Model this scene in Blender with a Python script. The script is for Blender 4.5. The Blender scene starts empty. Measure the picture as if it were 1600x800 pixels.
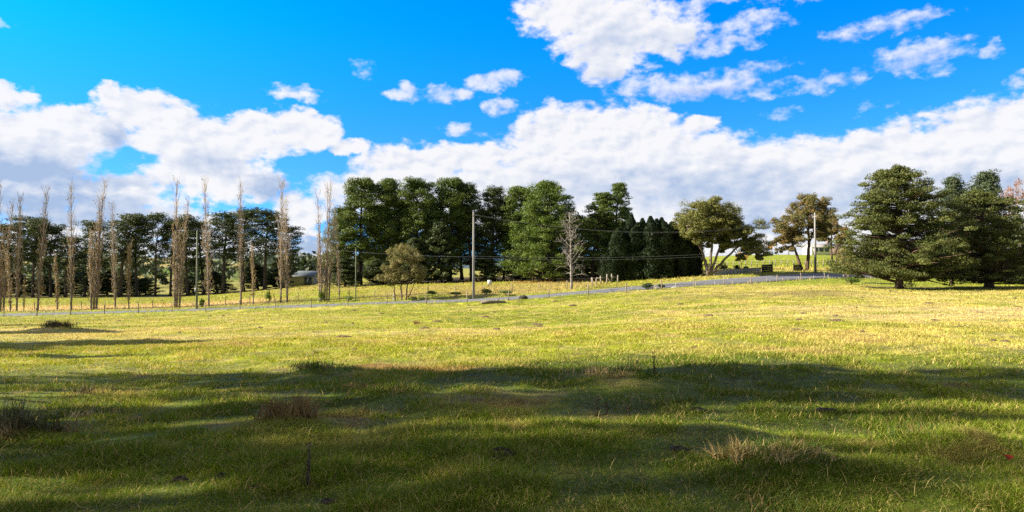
import bpy, math, random
import numpy as np
from mathutils import Vector

random.seed(7)
rng = np.random.default_rng(7)
SC = bpy.context.scene
COL = SC.collection

# ------------------------------------------------------------------ camera
F = 1067.0            # focal length in photo pixels (1600 wide)
HY = 420.0            # horizon row
CAMZ = 1.7
cam = bpy.data.cameras.new('camera')
cam.sensor_width = 36.0
cam.lens = 36.0 * F / 1600.0
cam.clip_start = 0.1
cam.clip_end = 30000
camo = bpy.data.objects.new('camera', cam)
COL.objects.link(camo)
camo.location = (0, 0, CAMZ)
camo.rotation_euler = (math.radians(90) + math.atan((HY - 400) / F), 0, 0)
SC.camera = camo

# ------------------------------------------------------------------ sun, exposure
SUN_EL = math.radians(28)
SUN_BACK = math.radians(1.5)
S = Vector((-math.cos(SUN_BACK) * math.cos(SUN_EL), -math.sin(SUN_BACK) * math.cos(SUN_EL), math.sin(SUN_EL)))
sun = bpy.data.lights.new('sun', 'SUN')
sun.energy = 5.0
sun.angle = math.radians(0.53)
sun.color = (1.0, 0.90, 0.74)
suno = bpy.data.objects.new('sun', sun)
COL.objects.link(suno)
suno.rotation_euler = S.to_track_quat('Z', 'Y').to_euler()
EXPO = 1.65
vs = SC.view_settings
vs.view_transform = 'Standard'
vs.look = 'None'
vs.exposure = EXPO
vs.gamma = 1.0
vs.use_curve_mapping = False
cy = SC.cycles
cy.use_denoising = False
cy.max_bounces = 6
cy.diffuse_bounces = 3
cy.glossy_bounces = 2
cy.transmission_bounces = 3
cy.transparent_max_bounces = 4
cy.sample_clamp_indirect = 6


# ------------------------------------------------------------------ node helpers
class NT:
    def __init__(s, tree):
        s.t = tree

    def n(s, kind, **kw):
        nd = s.t.nodes.new(kind)
        for k, v in kw.items():
            setattr(nd, k, v)
        return nd

    def l(s, a, b):
        s.t.links.new(a, b)

    def inp(s, sock, v):
        if hasattr(v, 'is_output'):
            s.l(v, sock)
        else:
            sock.default_value = v

    def m(s, op, a, b=None, c=None, clamp=False):
        nd = s.n('ShaderNodeMath', operation=op, use_clamp=clamp)
        for i, v in enumerate((a, b, c)):
            if v is not None:
                s.inp(nd.inputs[i], v)
        return nd.outputs[0]

    def vm(s, op, a, b=None, c=None, out=0):
        nd = s.n('ShaderNodeVectorMath', operation=op)
        for i, v in enumerate((a, b, c)):
            if v is not None:
                s.inp(nd.inputs[i], v)
        return nd.outputs[out]

    def noise(s, vec, scale, detail=4, rough=0.55, out='Fac', dim='3D', dist=0.0):
        nd = s.n('ShaderNodeTexNoise', noise_dimensions=dim)
        if vec is not None:
            s.l(vec, nd.inputs['Vector'])
        nd.inputs['Scale'].default_value = scale
        nd.inputs['Detail'].default_value = detail
        nd.inputs['Roughness'].default_value = rough
        nd.inputs['Distortion'].default_value = dist
        return nd.outputs[out]

    def mr(s, v, a, b, c=0.0, d=1.0, smooth=True):
        nd = s.n('ShaderNodeMapRange')
        nd.interpolation_type = 'SMOOTHSTEP' if smooth else 'LINEAR'
        s.inp(nd.inputs[0], v)
        for i, k in enumerate((a, b, c, d)):
            nd.inputs[i + 1].default_value = k
        return nd.outputs[0]

    def mix(s, f, a, b, mode='MIX'):
        nd = s.n('ShaderNodeMix', data_type='RGBA', blend_type=mode)
        s.inp(nd.inputs[0], f)
        s.inp(nd.inputs[6], a)
        s.inp(nd.inputs[7], b)
        return nd.outputs[2]

    def hsv(s, c, h=0.5, sat=1.0, v=1.0):
        nd = s.n('ShaderNodeHueSaturation')
        s.inp(nd.inputs['Color'], c)
        s.inp(nd.inputs['Hue'], h)
        s.inp(nd.inputs['Saturation'], sat)
        s.inp(nd.inputs['Value'], v)
        return nd.outputs[0]


def C4(c):
    return (c[0], c[1], c[2], 1.0)


# ------------------------------------------------------------------ world: sky and clouds
W = bpy.data.worlds.new('World')
SC.world = W
W.use_nodes = True
W.node_tree.nodes.clear()
w = NT(W.node_tree)
SKY_STRENGTH = 0.1
out = w.n('ShaderNodeOutputWorld')
bg = w.n('ShaderNodeBackground')
bg.inputs['Strength'].default_value = SKY_STRENGTH
w.l(bg.outputs[0], out.inputs[0])
sky = w.n('ShaderNodeTexSky', sky_type='NISHITA')
sky.sun_disc = False
sky.sun_elevation = SUN_EL
sky.sun_rotation = math.atan2(S.x, S.y)
sky.altitude = 600
sky.air_density = 1.0
sky.dust_density = 0.3
sky.ozone_density = 2.0
tc = w.n('ShaderNodeTexCoord')
nrm = w.vm('NORMALIZE', tc.outputs['Generated'])
sx = w.n('ShaderNodeSeparateXYZ')
w.l(nrm, sx.inputs[0])
az = w.m('MULTIPLY', w.m('ARCTAN2', sx.outputs[0], sx.outputs[1]), 57.2958)
el = w.m('MULTIPLY', w.m('ARCSINE', sx.outputs[2]), 57.2958)
cb = w.n('ShaderNodeCombineXYZ')
w.l(az, cb.inputs[0])
w.l(el, cb.inputs[1])
p0 = cb.outputs[0]
# deep saturated winter blue, deeper towards the right
tint = w.mix(w.mr(az, -40, 45, 0, 1, False), (0.0, 0.60, 1.30, 1), (0.0, 0.36, 1.15, 1))
tint = w.mix(w.mr(el, 21, 7), tint, (0.12, 0.36, 0.80, 1))
skyc = w.mix(1.0, w.hsv(sky.outputs[0], 0.476, w.mr(el, 3, 15, 1.0, 1.25), 1.0), tint, 'MULTIPLY')


def azel(px, py):
    u = (px - 800) / F
    v = (HY - py) / F
    return math.degrees(math.atan(u)), math.degrees(math.atan2(v, math.sqrt(1 + u * u)))


# warped coordinates for ragged outlines
stretch = w.vm('MULTIPLY', p0, (0.75, 1.15, 1.0))
warp = w.noise(stretch, 0.22, 3, 0.5, 'Color')
warp2 = w.noise(stretch, 0.9, 4, 0.6, 'Color')
d1 = w.vm('MULTIPLY', w.vm('SUBTRACT', warp, (0.5, 0.5, 0.5)), (3.2, 2.0, 0))
d2 = w.vm('MULTIPLY', w.vm('SUBTRACT', warp2, (0.5, 0.5, 0.5)), (2.4, 1.6, 0))
pw = w.vm('MULTIPLY', w.vm('ADD', w.vm('ADD', p0, d1), d2), (1, 1, 0))


def field(blobs, vec, sm=0.25, base=-1.2):
    F_ = None
    for (cx, cy_, rx, ry, st) in blobs:
        a0, e0 = azel(cx, cy_)
        kx = math.degrees(rx / F) * math.cos(math.radians(a0)) ** 2 * 1.25
        ky = math.degrees(ry / F) * math.cos(math.radians(a0)) * 1.25
        q = w.vm('MULTIPLY_ADD', vec, (1 / kx, 1 / ky, 0), (-a0 / kx, -e0 / ky, 0))
        dd = w.vm('DOT_PRODUCT', q, q, out=1)
        v = w.m('MULTIPLY_ADD', dd, -st, st)
        F_ = v if F_ is None else w.m('SMOOTH_MAX', F_, v, sm)
    return w.m('MAXIMUM', F_, base)


CLOUDS = [
    (8, 150, 42, 16, .7), (60, 210, 110, 40, 1), (115, 195, 72, 34, 1), (30, 245, 120, 40, 1), (0, 190, 30, 30, .6),
    (163, 143, 30, 16, .7), (215, 168, 60, 30, .9), (270, 205, 75, 42, 1), (325, 232, 85, 40, 1),
    (395, 200, 42, 22, .8), (478, 200, 52, 26, .9), (545, 226, 32, 11, .7), (440, 215, 55, 20, .7),
    (455, 147, 40, 13, .45), (285, 155, 36, 9, .4), (335, 275, 105, 34, .9), (395, 285, 50, 24, .8),
    (110, 295, 170, 32, .9), (60, 330, 130, 18, .7), (200, 345, 210, 30, .8), (465, 335, 40, 34, .7),
    (485, 388, 60, 20, .7), (360, 390, 160, 26, .7), (100, 380, 160, 24, .7),
    (650, 262, 95, 34, .8), (735, 250, 80, 26, .8), (600, 280, 55, 22, .7),
    (895, 235, 100, 62, 1), (862, 205, 45, 34, .9), (960, 205, 100, 38, 1), (1085, 198, 40, 16, .7),
    (1010, 262, 180, 60, 1), (1160, 285, 200, 56, 1), (1255, 285, 130, 58, 1), (1345, 250, 60, 44, 1),
    (1440, 245, 130, 48, 1), (1540, 220, 110, 58, 1), (1620, 200, 90, 56, 1), (1410, 310, 250, 70, 1),
    (700, 310, 200, 46, .9), (850, 310, 200, 60, 1), (1130, 345, 220, 56, 1), (1280, 225, 30, 18, .6),
    (890, 10, 80, 36, .75), (955, 32, 100, 46, .8), (1030, 48, 70, 34, .75), (955, 82, 66, 32, .75), (935, 114, 32, 14, .45),
    (1240, 388, 170, 24, .9), (1420, 385, 160, 30, .9), (470, 402, 90, 12, .7),
    # beyond the frame
    (-250, 240, 260, 80, 1), (-350, 90, 140, 40, .8), (1900, 180, 260, 90, 1), (1850, 20, 160, 30, .7), (500, -160, 190, 40, .8),
    (1250, -200, 220, 50, .8),
]
THIN = [
    (1185, 32, 46, 15, 0.64), (1130, 65, 60, 15, 0.59), (1095, 5, 45, 9, 0.48), (1150, 2, 40, 7, 0.43),
    (1050, 132, 100, 20, 0.59), (1135, 122, 60, 20, 0.59), (1200, 108, 42, 11, 0.48), (1190, 148, 32, 10, 0.34),
    (1285, 130, 52, 14, 0.43), (1345, 118, 26, 9, 0.34), (1385, 35, 90, 14, 0.48), (1330, 48, 26, 14, 0.43), (1455, 24, 36, 10, 0.43),
    (1440, 84, 72, 18, 0.59), (1440, 103, 36, 18, 0.59), (1543, 75, 18, 11, 0.43), (1597, 122, 20, 13, 0.48),
    (1370, 170, 26, 9, 0.28), (1225, 175, 26, 9, 0.28), (1270, -10, 60, 9, 0.39), (0, 34, 16, 9, 0.34),
    (638, 140, 28, 14, .75), (700, 143, 42, 13, .65), (775, 128, 40, 15, .8), (778, 166, 26, 11, .6),
    (712, 196, 20, 12, .6), (563, 103, 20, 11, .35), (740, 203, 30, 6, .35),
]
GREYS = [
    (60, 268, 140, 26, 0.97), (150, 280, 80, 16, 0.81), (170, 205, 26, 22, 0.61), (60, 312, 180, 22, 0.97), (160, 340, 180, 20, 0.81), (30, 340, 100, 16, 0.97),
    (425, 290, 50, 20, 0.89), (330, 255, 60, 20, 0.49), (100, 240, 80, 14, 0.49), (480, 375, 60, 12, 0.97), (470, 395, 60, 6, 0.65),
    (1000, 290, 150, 40, 0.41), (1130, 300, 150, 40, 0.65), (1180, 352, 110, 18, 0.85), (1290, 320, 100, 40, 0.53),
    (900, 290, 100, 30, 0.37), (1420, 290, 160, 34, 0.41), (1560, 290, 120, 26, 0.45), (700, 300, 100, 20, 0.29),
    (960, 60, 60, 30, 0.33), (1060, 70, 60, 25, 0.29), (940, 110, 40, 15, 0.37), (1100, 140, 100, 14, 0.45), (1400, 45, 80, 8, 0.29),
    (1440, 105, 50, 14, 0.37),
]
fC = field(CLOUDS, pw)
fine = w.noise(stretch, 1.0, 8, 0.56)
billow = w.noise(stretch, 0.58, 6, 0.5)
bgn = w.noise(stretch, 0.06, 5, 0.55)
ragged = w.m('MULTIPLY', w.m('SUBTRACT', fine, 0.5), 1.7)
thin = w.m('ADD', field(THIN, pw), w.m('ADD', ragged, w.m('MULTIPLY', w.m('SUBTRACT', billow, 0.5), 0.8)))
tot = w.m('ADD', fC, w.m('MULTIPLY', w.m('SUBTRACT', fine, 0.5), 1.2))
tot = w.m('ADD', tot, w.m('MULTIPLY', w.m('SUBTRACT', billow, 0.5), 1.0))
alpha = w.m('MAXIMUM', w.mr(tot, -0.02, 0.52), w.m('MULTIPLY', w.mr(thin, 0.0, 0.8), .84))
# light from the upper left: brightness of billows relative to the neighbour towards the sun
off = w.vm('ADD', stretch, (-0.30, 0.38, 0.0))
fine_o = w.noise(off, 1.0, 8, 0.56)
billow_o = w.noise(off, 0.58, 6, 0.5)
lit = w.m('ADD', w.m('MULTIPLY', w.m('SUBTRACT', fine, fine_o), .6), w.m('MULTIPLY', w.m('SUBTRACT', billow, billow_o), 1.7))
grey = w.m('ADD', field(GREYS, pw, 0.3, -0.6), w.m('MULTIPLY', w.m('SUBTRACT', billow, 0.5), 1.2))
grey = w.mr(grey, -0.2, 1.1)
grey = w.m('SUBTRACT', w.m('ADD', grey, 0.06), lit, clamp=True)
UN = 1.0 / (SKY_STRENGTH * 2 ** EXPO)
white = C4([0.97 * UN, 0.96 * UN, 0.97 * UN])
greyc = C4([0.42 * UN, 0.54 * UN, 0.76 * UN])
cc = w.mix(grey, white, greyc)
fin = w.mix(w.m('MULTIPLY', alpha, 0.97), skyc, cc)
# unseen broken cloud added overhead and behind to neutralise the ambient fill
cov = w.m('MAXIMUM', w.mr(el, 25, 36), w.m('MULTIPLY', w.mr(w.m('ABSOLUTE', az), 48, 66), w.mr(el, 0, 8)))
over = w.m('MULTIPLY', cov, w.mr(bgn, 0.34, 0.5))
ovc = w.mix(w.mr(fine, .3, .7), C4([.34 * UN, .33 * UN, .29 * UN]), C4([.58 * UN, .55 * UN, .46 * UN]))
fin = w.mix(over, fin, ovc)
w.l(fin, bg.inputs['Color'])


# ------------------------------------------------------------------ noise in numpy
def _hash(ix, iy, seed):
    h = (ix.astype(np.int64) * 374761393 + iy.astype(np.int64) * 668265263 + seed * 1442695041) & 0xFFFFFFFF
    h = ((h ^ (h >> 13)) * 1274126177) & 0xFFFFFFFF
    return ((h ^ (h >> 16)) & 0xFFFFFF) / float(0xFFFFFF)


def vnoise(x, y, seed=0):
    ix = np.floor(x)
    iy = np.floor(y)
    fx = x - ix
    fy = y - iy
    fx = fx * fx * (3 - 2 * fx)
    fy = fy * fy * (3 - 2 * fy)
    a = _hash(ix, iy, seed)
    b = _hash(ix + 1, iy, seed)
    c = _hash(ix, iy + 1, seed)
    d = _hash(ix + 1, iy + 1, seed)
    return (a * (1 - fx) + b * fx) * (1 - fy) + (c * (1 - fx) + d * fx) * fy


def fbm(x, y, seed=0, oct=4, gain=0.5):
    s = 0
    amp = 1.0
    tot_ = 0
    for i in range(oct):
        s = s + amp * vnoise(x * 2 ** i + 17.3 * i, y * 2 ** i - 9.1 * i, seed + i)
        tot_ += amp
        amp *= gain
    return s / tot_


def sstep(a, b, x):
    t = np.clip((x - a) / (b - a), 0, 1)
    return t * t * (3 - 2 * t)


# ------------------------------------------------------------------ terrain
NEAR = [(2.0, None, 0.0), (7.0, None, -0.02)]
PROF = {   # photo column: (depth, photo row) of the ground seen there
    -700: [(60, 506), (85, 498), (95, 491), (100, 487), (150, 466), (220, 452), (350, 430), (520, 406), (800, 405), (2500, 415), (9000, 418)],
    0: [(60, 506), (85, 498), (95, 490.5), (100, 487.5), (150, 465), (220, 450), (350, 428), (520, 403), (800, 402), (2500, 414), (9000, 418)],
    300: [(55, 502), (80, 490), (85, 487), (91.5, 483), (95, 481.5), (150, 463), (220, 450), (350, 428), (520, 404), (800, 403), (2500, 414), (9000, 418)],
    500: [(50, 498), (76, 483), (81, 479.5), (87, 476), (91, 474), (112, 456), (130, 446), (170, 445), (260, 434), (520, 416), (800, 413), (2500, 416), (9000, 418)],
    640: [(50, 495), (74, 478), (78, 475.5), (84, 471), (90, 466), (125, 442), (170, 436), (300, 428), (600, 420), (9000, 419)],
    740: [(50, 494), (72, 476), (77, 473), (83, 468), (90, 460), (125, 439), (170, 434), (300, 428), (600, 420), (9000, 419)],
    850: [(50, 490), (73, 472), (78, 466.5), (84, 461), (90, 455), (120, 439), (170, 432), (300, 426), (600, 420), (9000, 419)],
    950: [(50, 483), (76, 461), (81, 456.5), (87, 451), (100, 445), (115, 440), (170, 428), (300, 420), (9000, 419)],
    1000: [(50, 479), (78, 457), (83, 453), (89, 446.5), (105, 440), (170, 424), (300, 412), (9000, 419)],
    1100: [(50, 475), (84, 450), (89, 446), (96, 437.5), (103, 432.5), (110, 430), (130, 418), (170, 407), (210, 400), (300, 400), (9000, 419)],
    1200: [(50, 472), (92, 445), (97, 440), (103, 431.5), (110, 426), (125, 417), (150, 407), (200, 397.5), (300, 398), (9000, 418)],
    1290: [(50, 469), (98, 438), (103, 433), (110, 426), (118, 422.5), (130, 415), (160, 405), (200, 398), (300, 399), (9000, 418)],
    1400: [(50, 470), (78, 452.5), (95, 443), (106, 437), (113, 430), (130, 420), (200, 403), (300, 402), (9000, 418)],
    1600: [(50, 468), (78, 451), (100, 441), (115, 436), (130, 428), (200, 408), (300, 404), (9000, 418)],
    2300: [(50, 468), (78, 451), (100, 441), (130, 432), (200, 412), (300, 408), (9000, 418)],
}
UG = np.linspace(-1.5, 1.5, 121)
LYG = np.linspace(math.log(2), math.log(9000), 260)
_cols = sorted(PROF)
_tab = []
for c in _cols:
    ys = [2.0, 7.0]
    zs = [0.0, -0.02]
    for (d, r) in PROF[c]:
        ys.append(d)
        zs.append(CAMZ - (r - HY) / F * d)
    # fill with linear z(y) between the points
    _tab.append(np.interp(np.exp(LYG), ys, zs))
_tab = np.array(_tab)
_cu = (np.array(_cols) - 800) / F
T = np.array([np.interp(UG, _cu, _tab[:, j]) for j in range(len(LYG))]).T


def _smooth(a, s, axis):
    r = int(3 * s) + 1
    k = np.exp(-0.5 * (np.arange(-r, r + 1) / s) ** 2)
    k /= k.sum()
    pad = [(0, 0), (0, 0)]
    pad[axis] = (r, r)
    b = np.pad(a, pad, mode='edge')
    return np.apply_along_axis(lambda v: np.convolve(v, k, 'valid'), axis, b)


T = _smooth(T, 1.3, 1)
T = _smooth(T, 1.2, 0)


def z_base(x, y):
    yy = np.clip(y, 2.0, 8900)
    u = np.clip(x / np.maximum(yy, 9.0), -1.49, 1.49)
    fu = (u - UG[0]) / (UG[1] - UG[0])
    fy = (np.log(yy) - LYG[0]) / (LYG[1] - LYG[0])
    iu = np.clip(np.floor(fu).astype(int), 0, len(UG) - 2)
    iy = np.clip(np.floor(fy).astype(int), 0, len(LYG) - 2)
    fu = fu - iu
    fy = fy - iy
    return (T[iu, iy] * (1 - fu) + T[iu + 1, iy] * fu) * (1 - fy) + (T[iu, iy + 1] * (1 - fu) + T[iu + 1, iy + 1] * fu) * fy


# road centre line (photo column, depth)
ROADP = [(-900, 99), (-400, 95), (0, 91.5), (300, 88.2), (500, 84), (640, 81), (740, 80), (850, 81), (950, 84), (1000, 86), (1100, 92.5),
         (1200, 100), (1290, 106.5), (1400, 110), (1600, 122), (1900, 145), (2400, 190)]
_rx = np.array([(p - 800) / F * d for p, d in ROADP])
_ry = np.array([d for p, d in ROADP])


def road_y(x):
    # smooth interpolation of the centre line
    a = np.interp(x - 5, _rx, _ry)
    b = np.interp(x + 5, _rx, _ry)
    c = np.interp(x, _rx, _ry)
    return (a + b + 2 * c) / 4


def road_slope(x):
    return (road_y(x + 1.0) - road_y(x - 1.0)) / 2.0


def road_dist(x, y):
    s = road_slope(x)
    return (y - road_y(x)) / np.sqrt(1 + s * s)


MOUNDS = []   # (x, y, radius, height)


def zf(x, y):
    x = np.asarray(x, float)
    y = np.asarray(y, float)
    z = z_base(x, y)
    dist = np.sqrt(x * x + y * y)
    a = sstep(2, 6, dist) * (1 - sstep(60, 120, dist))
    z = z + a * ((fbm(x / .6, y / .6, 8, 2) - 0.5) * 0.10 * (1 - sstep(14, 24, dist)) + (fbm(x / 1.7, y / 1.7, 3, 3) - 0.5) * 0.15 + (fbm(x / 6.0, y / 6.0, 5, 2) - 0.5) * 0.22)
    for (mx, my, mr, mh) in MOUNDS:
        z = z + mh * np.exp(-((x - mx) ** 2 + (y - my) ** 2) / (mr * mr))
    rd = np.abs(road_dist(x, y))
    m = (1 - sstep(3.6, 5.5, rd))
    zr = z_base(x, y)
    z = z * (1 - m) + (zr - 0.22) * m
    # a low cut bank on the near side of the road
    rs = road_dist(x, y)
    z = z + 0.25 * np.exp(-((rs + 6.5) / 1.5) ** 2) * (1 - sstep(60, 90, np.abs(x)))
    return z


def PX(px, d):
    x = (px - 800) / F * d
    return x, d


def P(px, d, dz=0.0):
    x, y = PX(px, d)
    return Vector((x, y, float(zf(np.array([x]), np.array([y]))[0]) + dz))


def col_of(x, y):
    return 800 + F * x / np.maximum(y, 1.0)


# foreground mounds
for (px, d, r, h) in [(1215, 5.75, 0.55, 0.16), (490, 12.4, 0.8, 0.14), (460, 7.6, 0.5, 0.10), (85, 37, 1.6, 0.35), (1000, 10.5, 0.7, 0.12),
                      (20, 7.3, 0.5, .12), (620, 9.6, .5, .1), (1110, 7.0, .45, .08), (160, 8.0, .5, .1), (1500, 6.6, .5, .1)]:
    x, y = PX(px, d)
    MOUNDS.append((x, y, r, h))

# ------------------------------------------------------------------ ground colours (albedo of grass, straw and soil)
GREEN = np.array([0.085, 0.115, 0.010])
LUSH = np.array([0.135, 0.170, 0.013])
YGREEN = np.array([0.230, 0.232, 0.028])
STRAW = np.array([0.42, 0.325, 0.115])
PALE = np.array([0.48, 0.35, 0.19])
BROWN = np.array([0.15, 0.082, 0.036])
ORANGE = np.array([0.29, 0.222, 0.085])


def lerp(a, b, t):
    return a * (1 - t[..., None]) + b * t[..., None]


def albedo(x, y):
    x = np.asarray(x, float)
    y = np.asarray(y, float)
    c = col_of(x, y)
    rs = road_dist(x, y)
    n1 = fbm(x / 9.0, y / 9.0, 11, 4)
    n2 = fbm(x / 2.2, y / 2.2, 23, 4)
    n3 = fbm(x / 0.55, y / 0.55, 31, 3)
    n4 = fbm(x / 26.0 + 4, y / 18.0, 41, 3)
    base = np.broadcast_to(GREEN, x.shape + (3,)).copy()
    near = 1 - sstep(11, 16, y)
    lush = sstep(.40, .62, n2) * .8
    base = lerp(base, LUSH, lush)
    yg = np.clip(sstep(.35, .6, n1) * 0.6 + sstep(12, 22, y) * 0.65 - near * 0.35, 0, 1)
    base = lerp(base, YGREEN, yg)
    st = np.clip(sstep(.46, .66, n2 * .5 + n4 * .5) * .85 + sstep(.52, .72, n3) * .5 - near * .5 + sstep(1150, 1600, c) * .25 * (1 - near), 0, .9)
    st = st * sstep(3, 6, y)
    base = lerp(base, STRAW, st)
    # bare brown soil flecks
    br = sstep(.63, .74, n3 * .55 + n2 * .45) * (.75 - .35 * sstep(14, 30, y))
    base = lerp(base, BROWN, br)
    # pale dry belts
    pl = sstep(.50, .68, fbm(x / 14.0, y / 5.0, 61, 3)) * sstep(16, 24, y) * (1 - sstep(60, 75, y)) * (.35 + .4 * sstep(1000, 1400, c))
    base = lerp(base, PALE, pl * .8)
    # brown strip along the edge of the shade
    e = np.exp(-((y - 13.6 + .0014 * (c - 650)) / .55) ** 2) * sstep(480, 560, c) * (1 - sstep(780, 880, c)) * sstep(.35, .5, n2)
    base = lerp(base, BROWN * 1.7, np.clip(e, 0, .8))
    # russet belt in the right middle distance
    e = np.exp(-((y - 62) / 6.0) ** 2) * sstep(960, 1080, c) * (1 - sstep(1290, 1360, c)) * (.45 + .5 * sstep(.4, .6, n1))
    base = lerp(base, ORANGE * .72, np.clip(e, 0, .85))
    # greener towards the right-hand road
    e = sstep(78, 90, y) * sstep(1150, 1230, c) * (rs < 0)
    base = lerp(base, LUSH * 1.25, e * .75)
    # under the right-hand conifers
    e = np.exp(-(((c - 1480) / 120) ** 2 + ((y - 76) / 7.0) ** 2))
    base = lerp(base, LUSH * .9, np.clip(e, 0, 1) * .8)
    # verge
    e = np.exp(-((np.abs(rs) - 5.5) / 1.6) ** 2)
    base = lerp(base, np.array([.15, .19, .05]), e * .6 * sstep(.3, .6, n2))
    # beyond the road
    far = (rs > 4)
    q = sstep(5, 9, rs) * far
    colr = lerp(np.broadcast_to(YGREEN, x.shape + (3,)), ORANGE, sstep(.35, .6, n1 * .6 + n2 * .4) * .7)
    leftz = 1 - sstep(380, 470, c)
    colr = lerp(colr, PALE * np.array([1.0, .9, .8]), leftz * np.exp(-((rs - 14) / 7.0) ** 2) * .9)
    colr = lerp(colr, YGREEN * .95, leftz * sstep(22, 30, rs) * .7)
    colr = lerp(colr, STRAW * np.array([.62, .66, .6]), leftz * sstep(60, 75, rs) * (.5 + .5 * sstep(.4, .6, n1)))
    midz = sstep(560, 640, c) * (1 - sstep(930, 960, c))
    colr = lerp(colr, ORANGE * 1.05, midz * (.45 + .45 * sstep(.35, .6, n1)) * (1 - sstep(28, 40, rs)))
    colr = lerp(colr, LUSH * 1.1, sstep(640, 660, c) * (1 - sstep(690, 715, c)) * np.exp(-((rs - 10) / 3.0) ** 2))
    colr = lerp(colr, LUSH, sstep(890, 910, c) * (1 - sstep(950, 970, c)) * np.exp(-((rs - 6) / 4.0) ** 2))
    colr = lerp(colr, np.array([.20, .055, .03]), sstep(790, 820, c) * (1 - sstep(900, 930, c)) * np.exp(-((y - 118) / 3.0) ** 2) * .7)
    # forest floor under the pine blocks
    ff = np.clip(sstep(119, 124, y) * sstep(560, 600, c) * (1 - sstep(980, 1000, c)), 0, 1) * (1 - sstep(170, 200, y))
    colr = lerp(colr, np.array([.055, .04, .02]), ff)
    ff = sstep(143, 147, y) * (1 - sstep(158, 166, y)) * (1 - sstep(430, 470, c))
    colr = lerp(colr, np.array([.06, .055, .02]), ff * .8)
    hill = sstep(1060, 1120, c) * sstep(118, 128, y)
    colr = lerp(colr, LUSH * 1.45 * np.array([1.15, 1, 1]), hill * (.8 + .2 * n1))
    lawn = sstep(1040, 1090, c) * np.exp(-((y - 121) / 5.0) ** 2)
    colr = lerp(colr, STRAW * .95, lawn * .75)
    # far paddocks
    fp = sstep(200, 320, y) * (1 - sstep(620, 700, c))
    colr = lerp(colr, lerp(np.broadcast_to(STRAW * .66, x.shape + (3,)), GREEN * 1.1, sstep(.45, .6, fbm(x / 90, y / 60, 71, 3))), fp)
    ff = sstep(700, 1500, y)
    colr = lerp(colr, np.array([.05, .075, .04]), ff)
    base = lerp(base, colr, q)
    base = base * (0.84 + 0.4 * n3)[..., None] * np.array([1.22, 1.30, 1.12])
    return np.clip(base, 0.004, .8)


# ------------------------------------------------------------------ mesh building
class MB:
    def __init__(s):
        s.v = []
        s.q = []
        s.t = []
        s.n = 0

    def add(s, v, q=None, t=None):
        v = np.asarray(v, np.float32).reshape(-1, 3)
        if q is not None and len(q):
            s.q.append(np.asarray(q, np.int64).reshape(-1, 4) + s.n)
        if t is not None and len(t):
            s.t.append(np.asarray(t, np.int64).reshape(-1, 3) + s.n)
        s.v.append(v)
        s.n += len(v)

    def tube(s, pts, rad, sides=6, cap=True):
        pts = np.asarray(pts, float)
        rad = np.asarray(rad, float)
        n = len(pts)
        tan = np.gradient(pts, axis=0)
        tan /= np.linalg.norm(tan, axis=1)[:, None] + 1e-9
        ref = np.array([0.31, 0.95, 0.05]) if abs(tan[0][2]) > .7 else np.array([0, 0, 1.0])
        a = np.cross(tan, ref)
        a /= np.linalg.norm(a, axis=1)[:, None] + 1e-9
        b = np.cross(tan, a)
        th = np.linspace(0, 2 * np.pi, sides, endpoint=False)
        v = pts[:, None, :] + rad[:, None, None] * (a[:, None, :] * np.cos(th)[None, :, None] + b[:, None, :] * np.sin(th)[None, :, None])
        q = []
        for i in range(n - 1):
            for k in range(sides):
                k2 = (k + 1) % sides
                q.append((i * sides + k, i * sides + k2, (i + 1) * sides + k2, (i + 1) * sides + k))
        v = v.reshape(-1, 3)
        t = []
        if cap:
            v = np.vstack([v, pts[-1:] + tan[-1:] * rad[-1], pts[:1]])
            for k in range(sides):
                t.append(((n - 1) * sides + k, (n - 1) * sides + (k + 1) % sides, n * sides))
                t.append(((k + 1) % sides, k, n * sides + 1))
        s.add(v, q, t)

    def box(s, x0, x1, y0, y1, z0, z1):
        v = [(x, y, z) for z in (z0, z1) for y in (y0, y1) for x in (x0, x1)]
        s.add(v, [(0, 2, 3, 1), (4, 5, 7, 6), (0, 1, 5, 4), (2, 6, 7, 3), (0, 4, 6, 2), (1, 3, 7, 5)])

    def leaves(s, c, nrm_, tan, ln, wd):
        """diamond leaves: centre, normal hint, long axis, half length, half width"""
        c = np.asarray(c, float)
        tan = tan / (np.linalg.norm(tan, axis=1)[:, None] + 1e-9)
        b = np.cross(nrm_, tan)
        b /= np.linalg.norm(b, axis=1)[:, None] + 1e-9
        n = len(c)
        v = np.stack([c - tan * ln[:, None], c + b * wd[:, None] - tan * (ln * .1)[:, None], c + tan * ln[:, None], c - b * wd[:, None] - tan * (ln * .1)[:, None]], 1)
        s.add(v.reshape(-1, 3), np.arange(4 * n).reshape(n, 4))

    def mesh(s, name, mat=None, smooth=False):
        me = bpy.data.meshes.new(name)
        v = np.concatenate(s.v).astype(np.float32)
        q = np.concatenate(s.q) if s.q else np.zeros((0, 4), np.int64)
        t = np.concatenate(s.t) if s.t else np.zeros((0, 3), np.int64)
        me.vertices.add(len(v))
        me.vertices.foreach_set('co', v.ravel())
        li = np.concatenate([q.ravel(), t.ravel()]).astype(np.int32)
        me.loops.add(len(li))
        me.loops.foreach_set('vertex_index', li)
        np_ = len(q) + len(t)
        me.polygons.add(np_)
        ls = np.concatenate([np.arange(len(q)) * 4, len(q) * 4 + np.arange(len(t)) * 3]).astype(np.int32)
        me.polygons.foreach_set('loop_start', ls)
        me.update(calc_edges=True)
        if smooth:
            me.polygons.foreach_set('use_smooth', np.ones(np_, bool))
        if mat:
            me.materials.append(mat)
        return me

    def build(s, name, mat, parent=None, smooth=False):
        o = bpy.data.objects.new(name, s.mesh(name, mat, smooth))
        COL.objects.link(o)
        if parent:
            o.parent = parent
        return o


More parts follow.
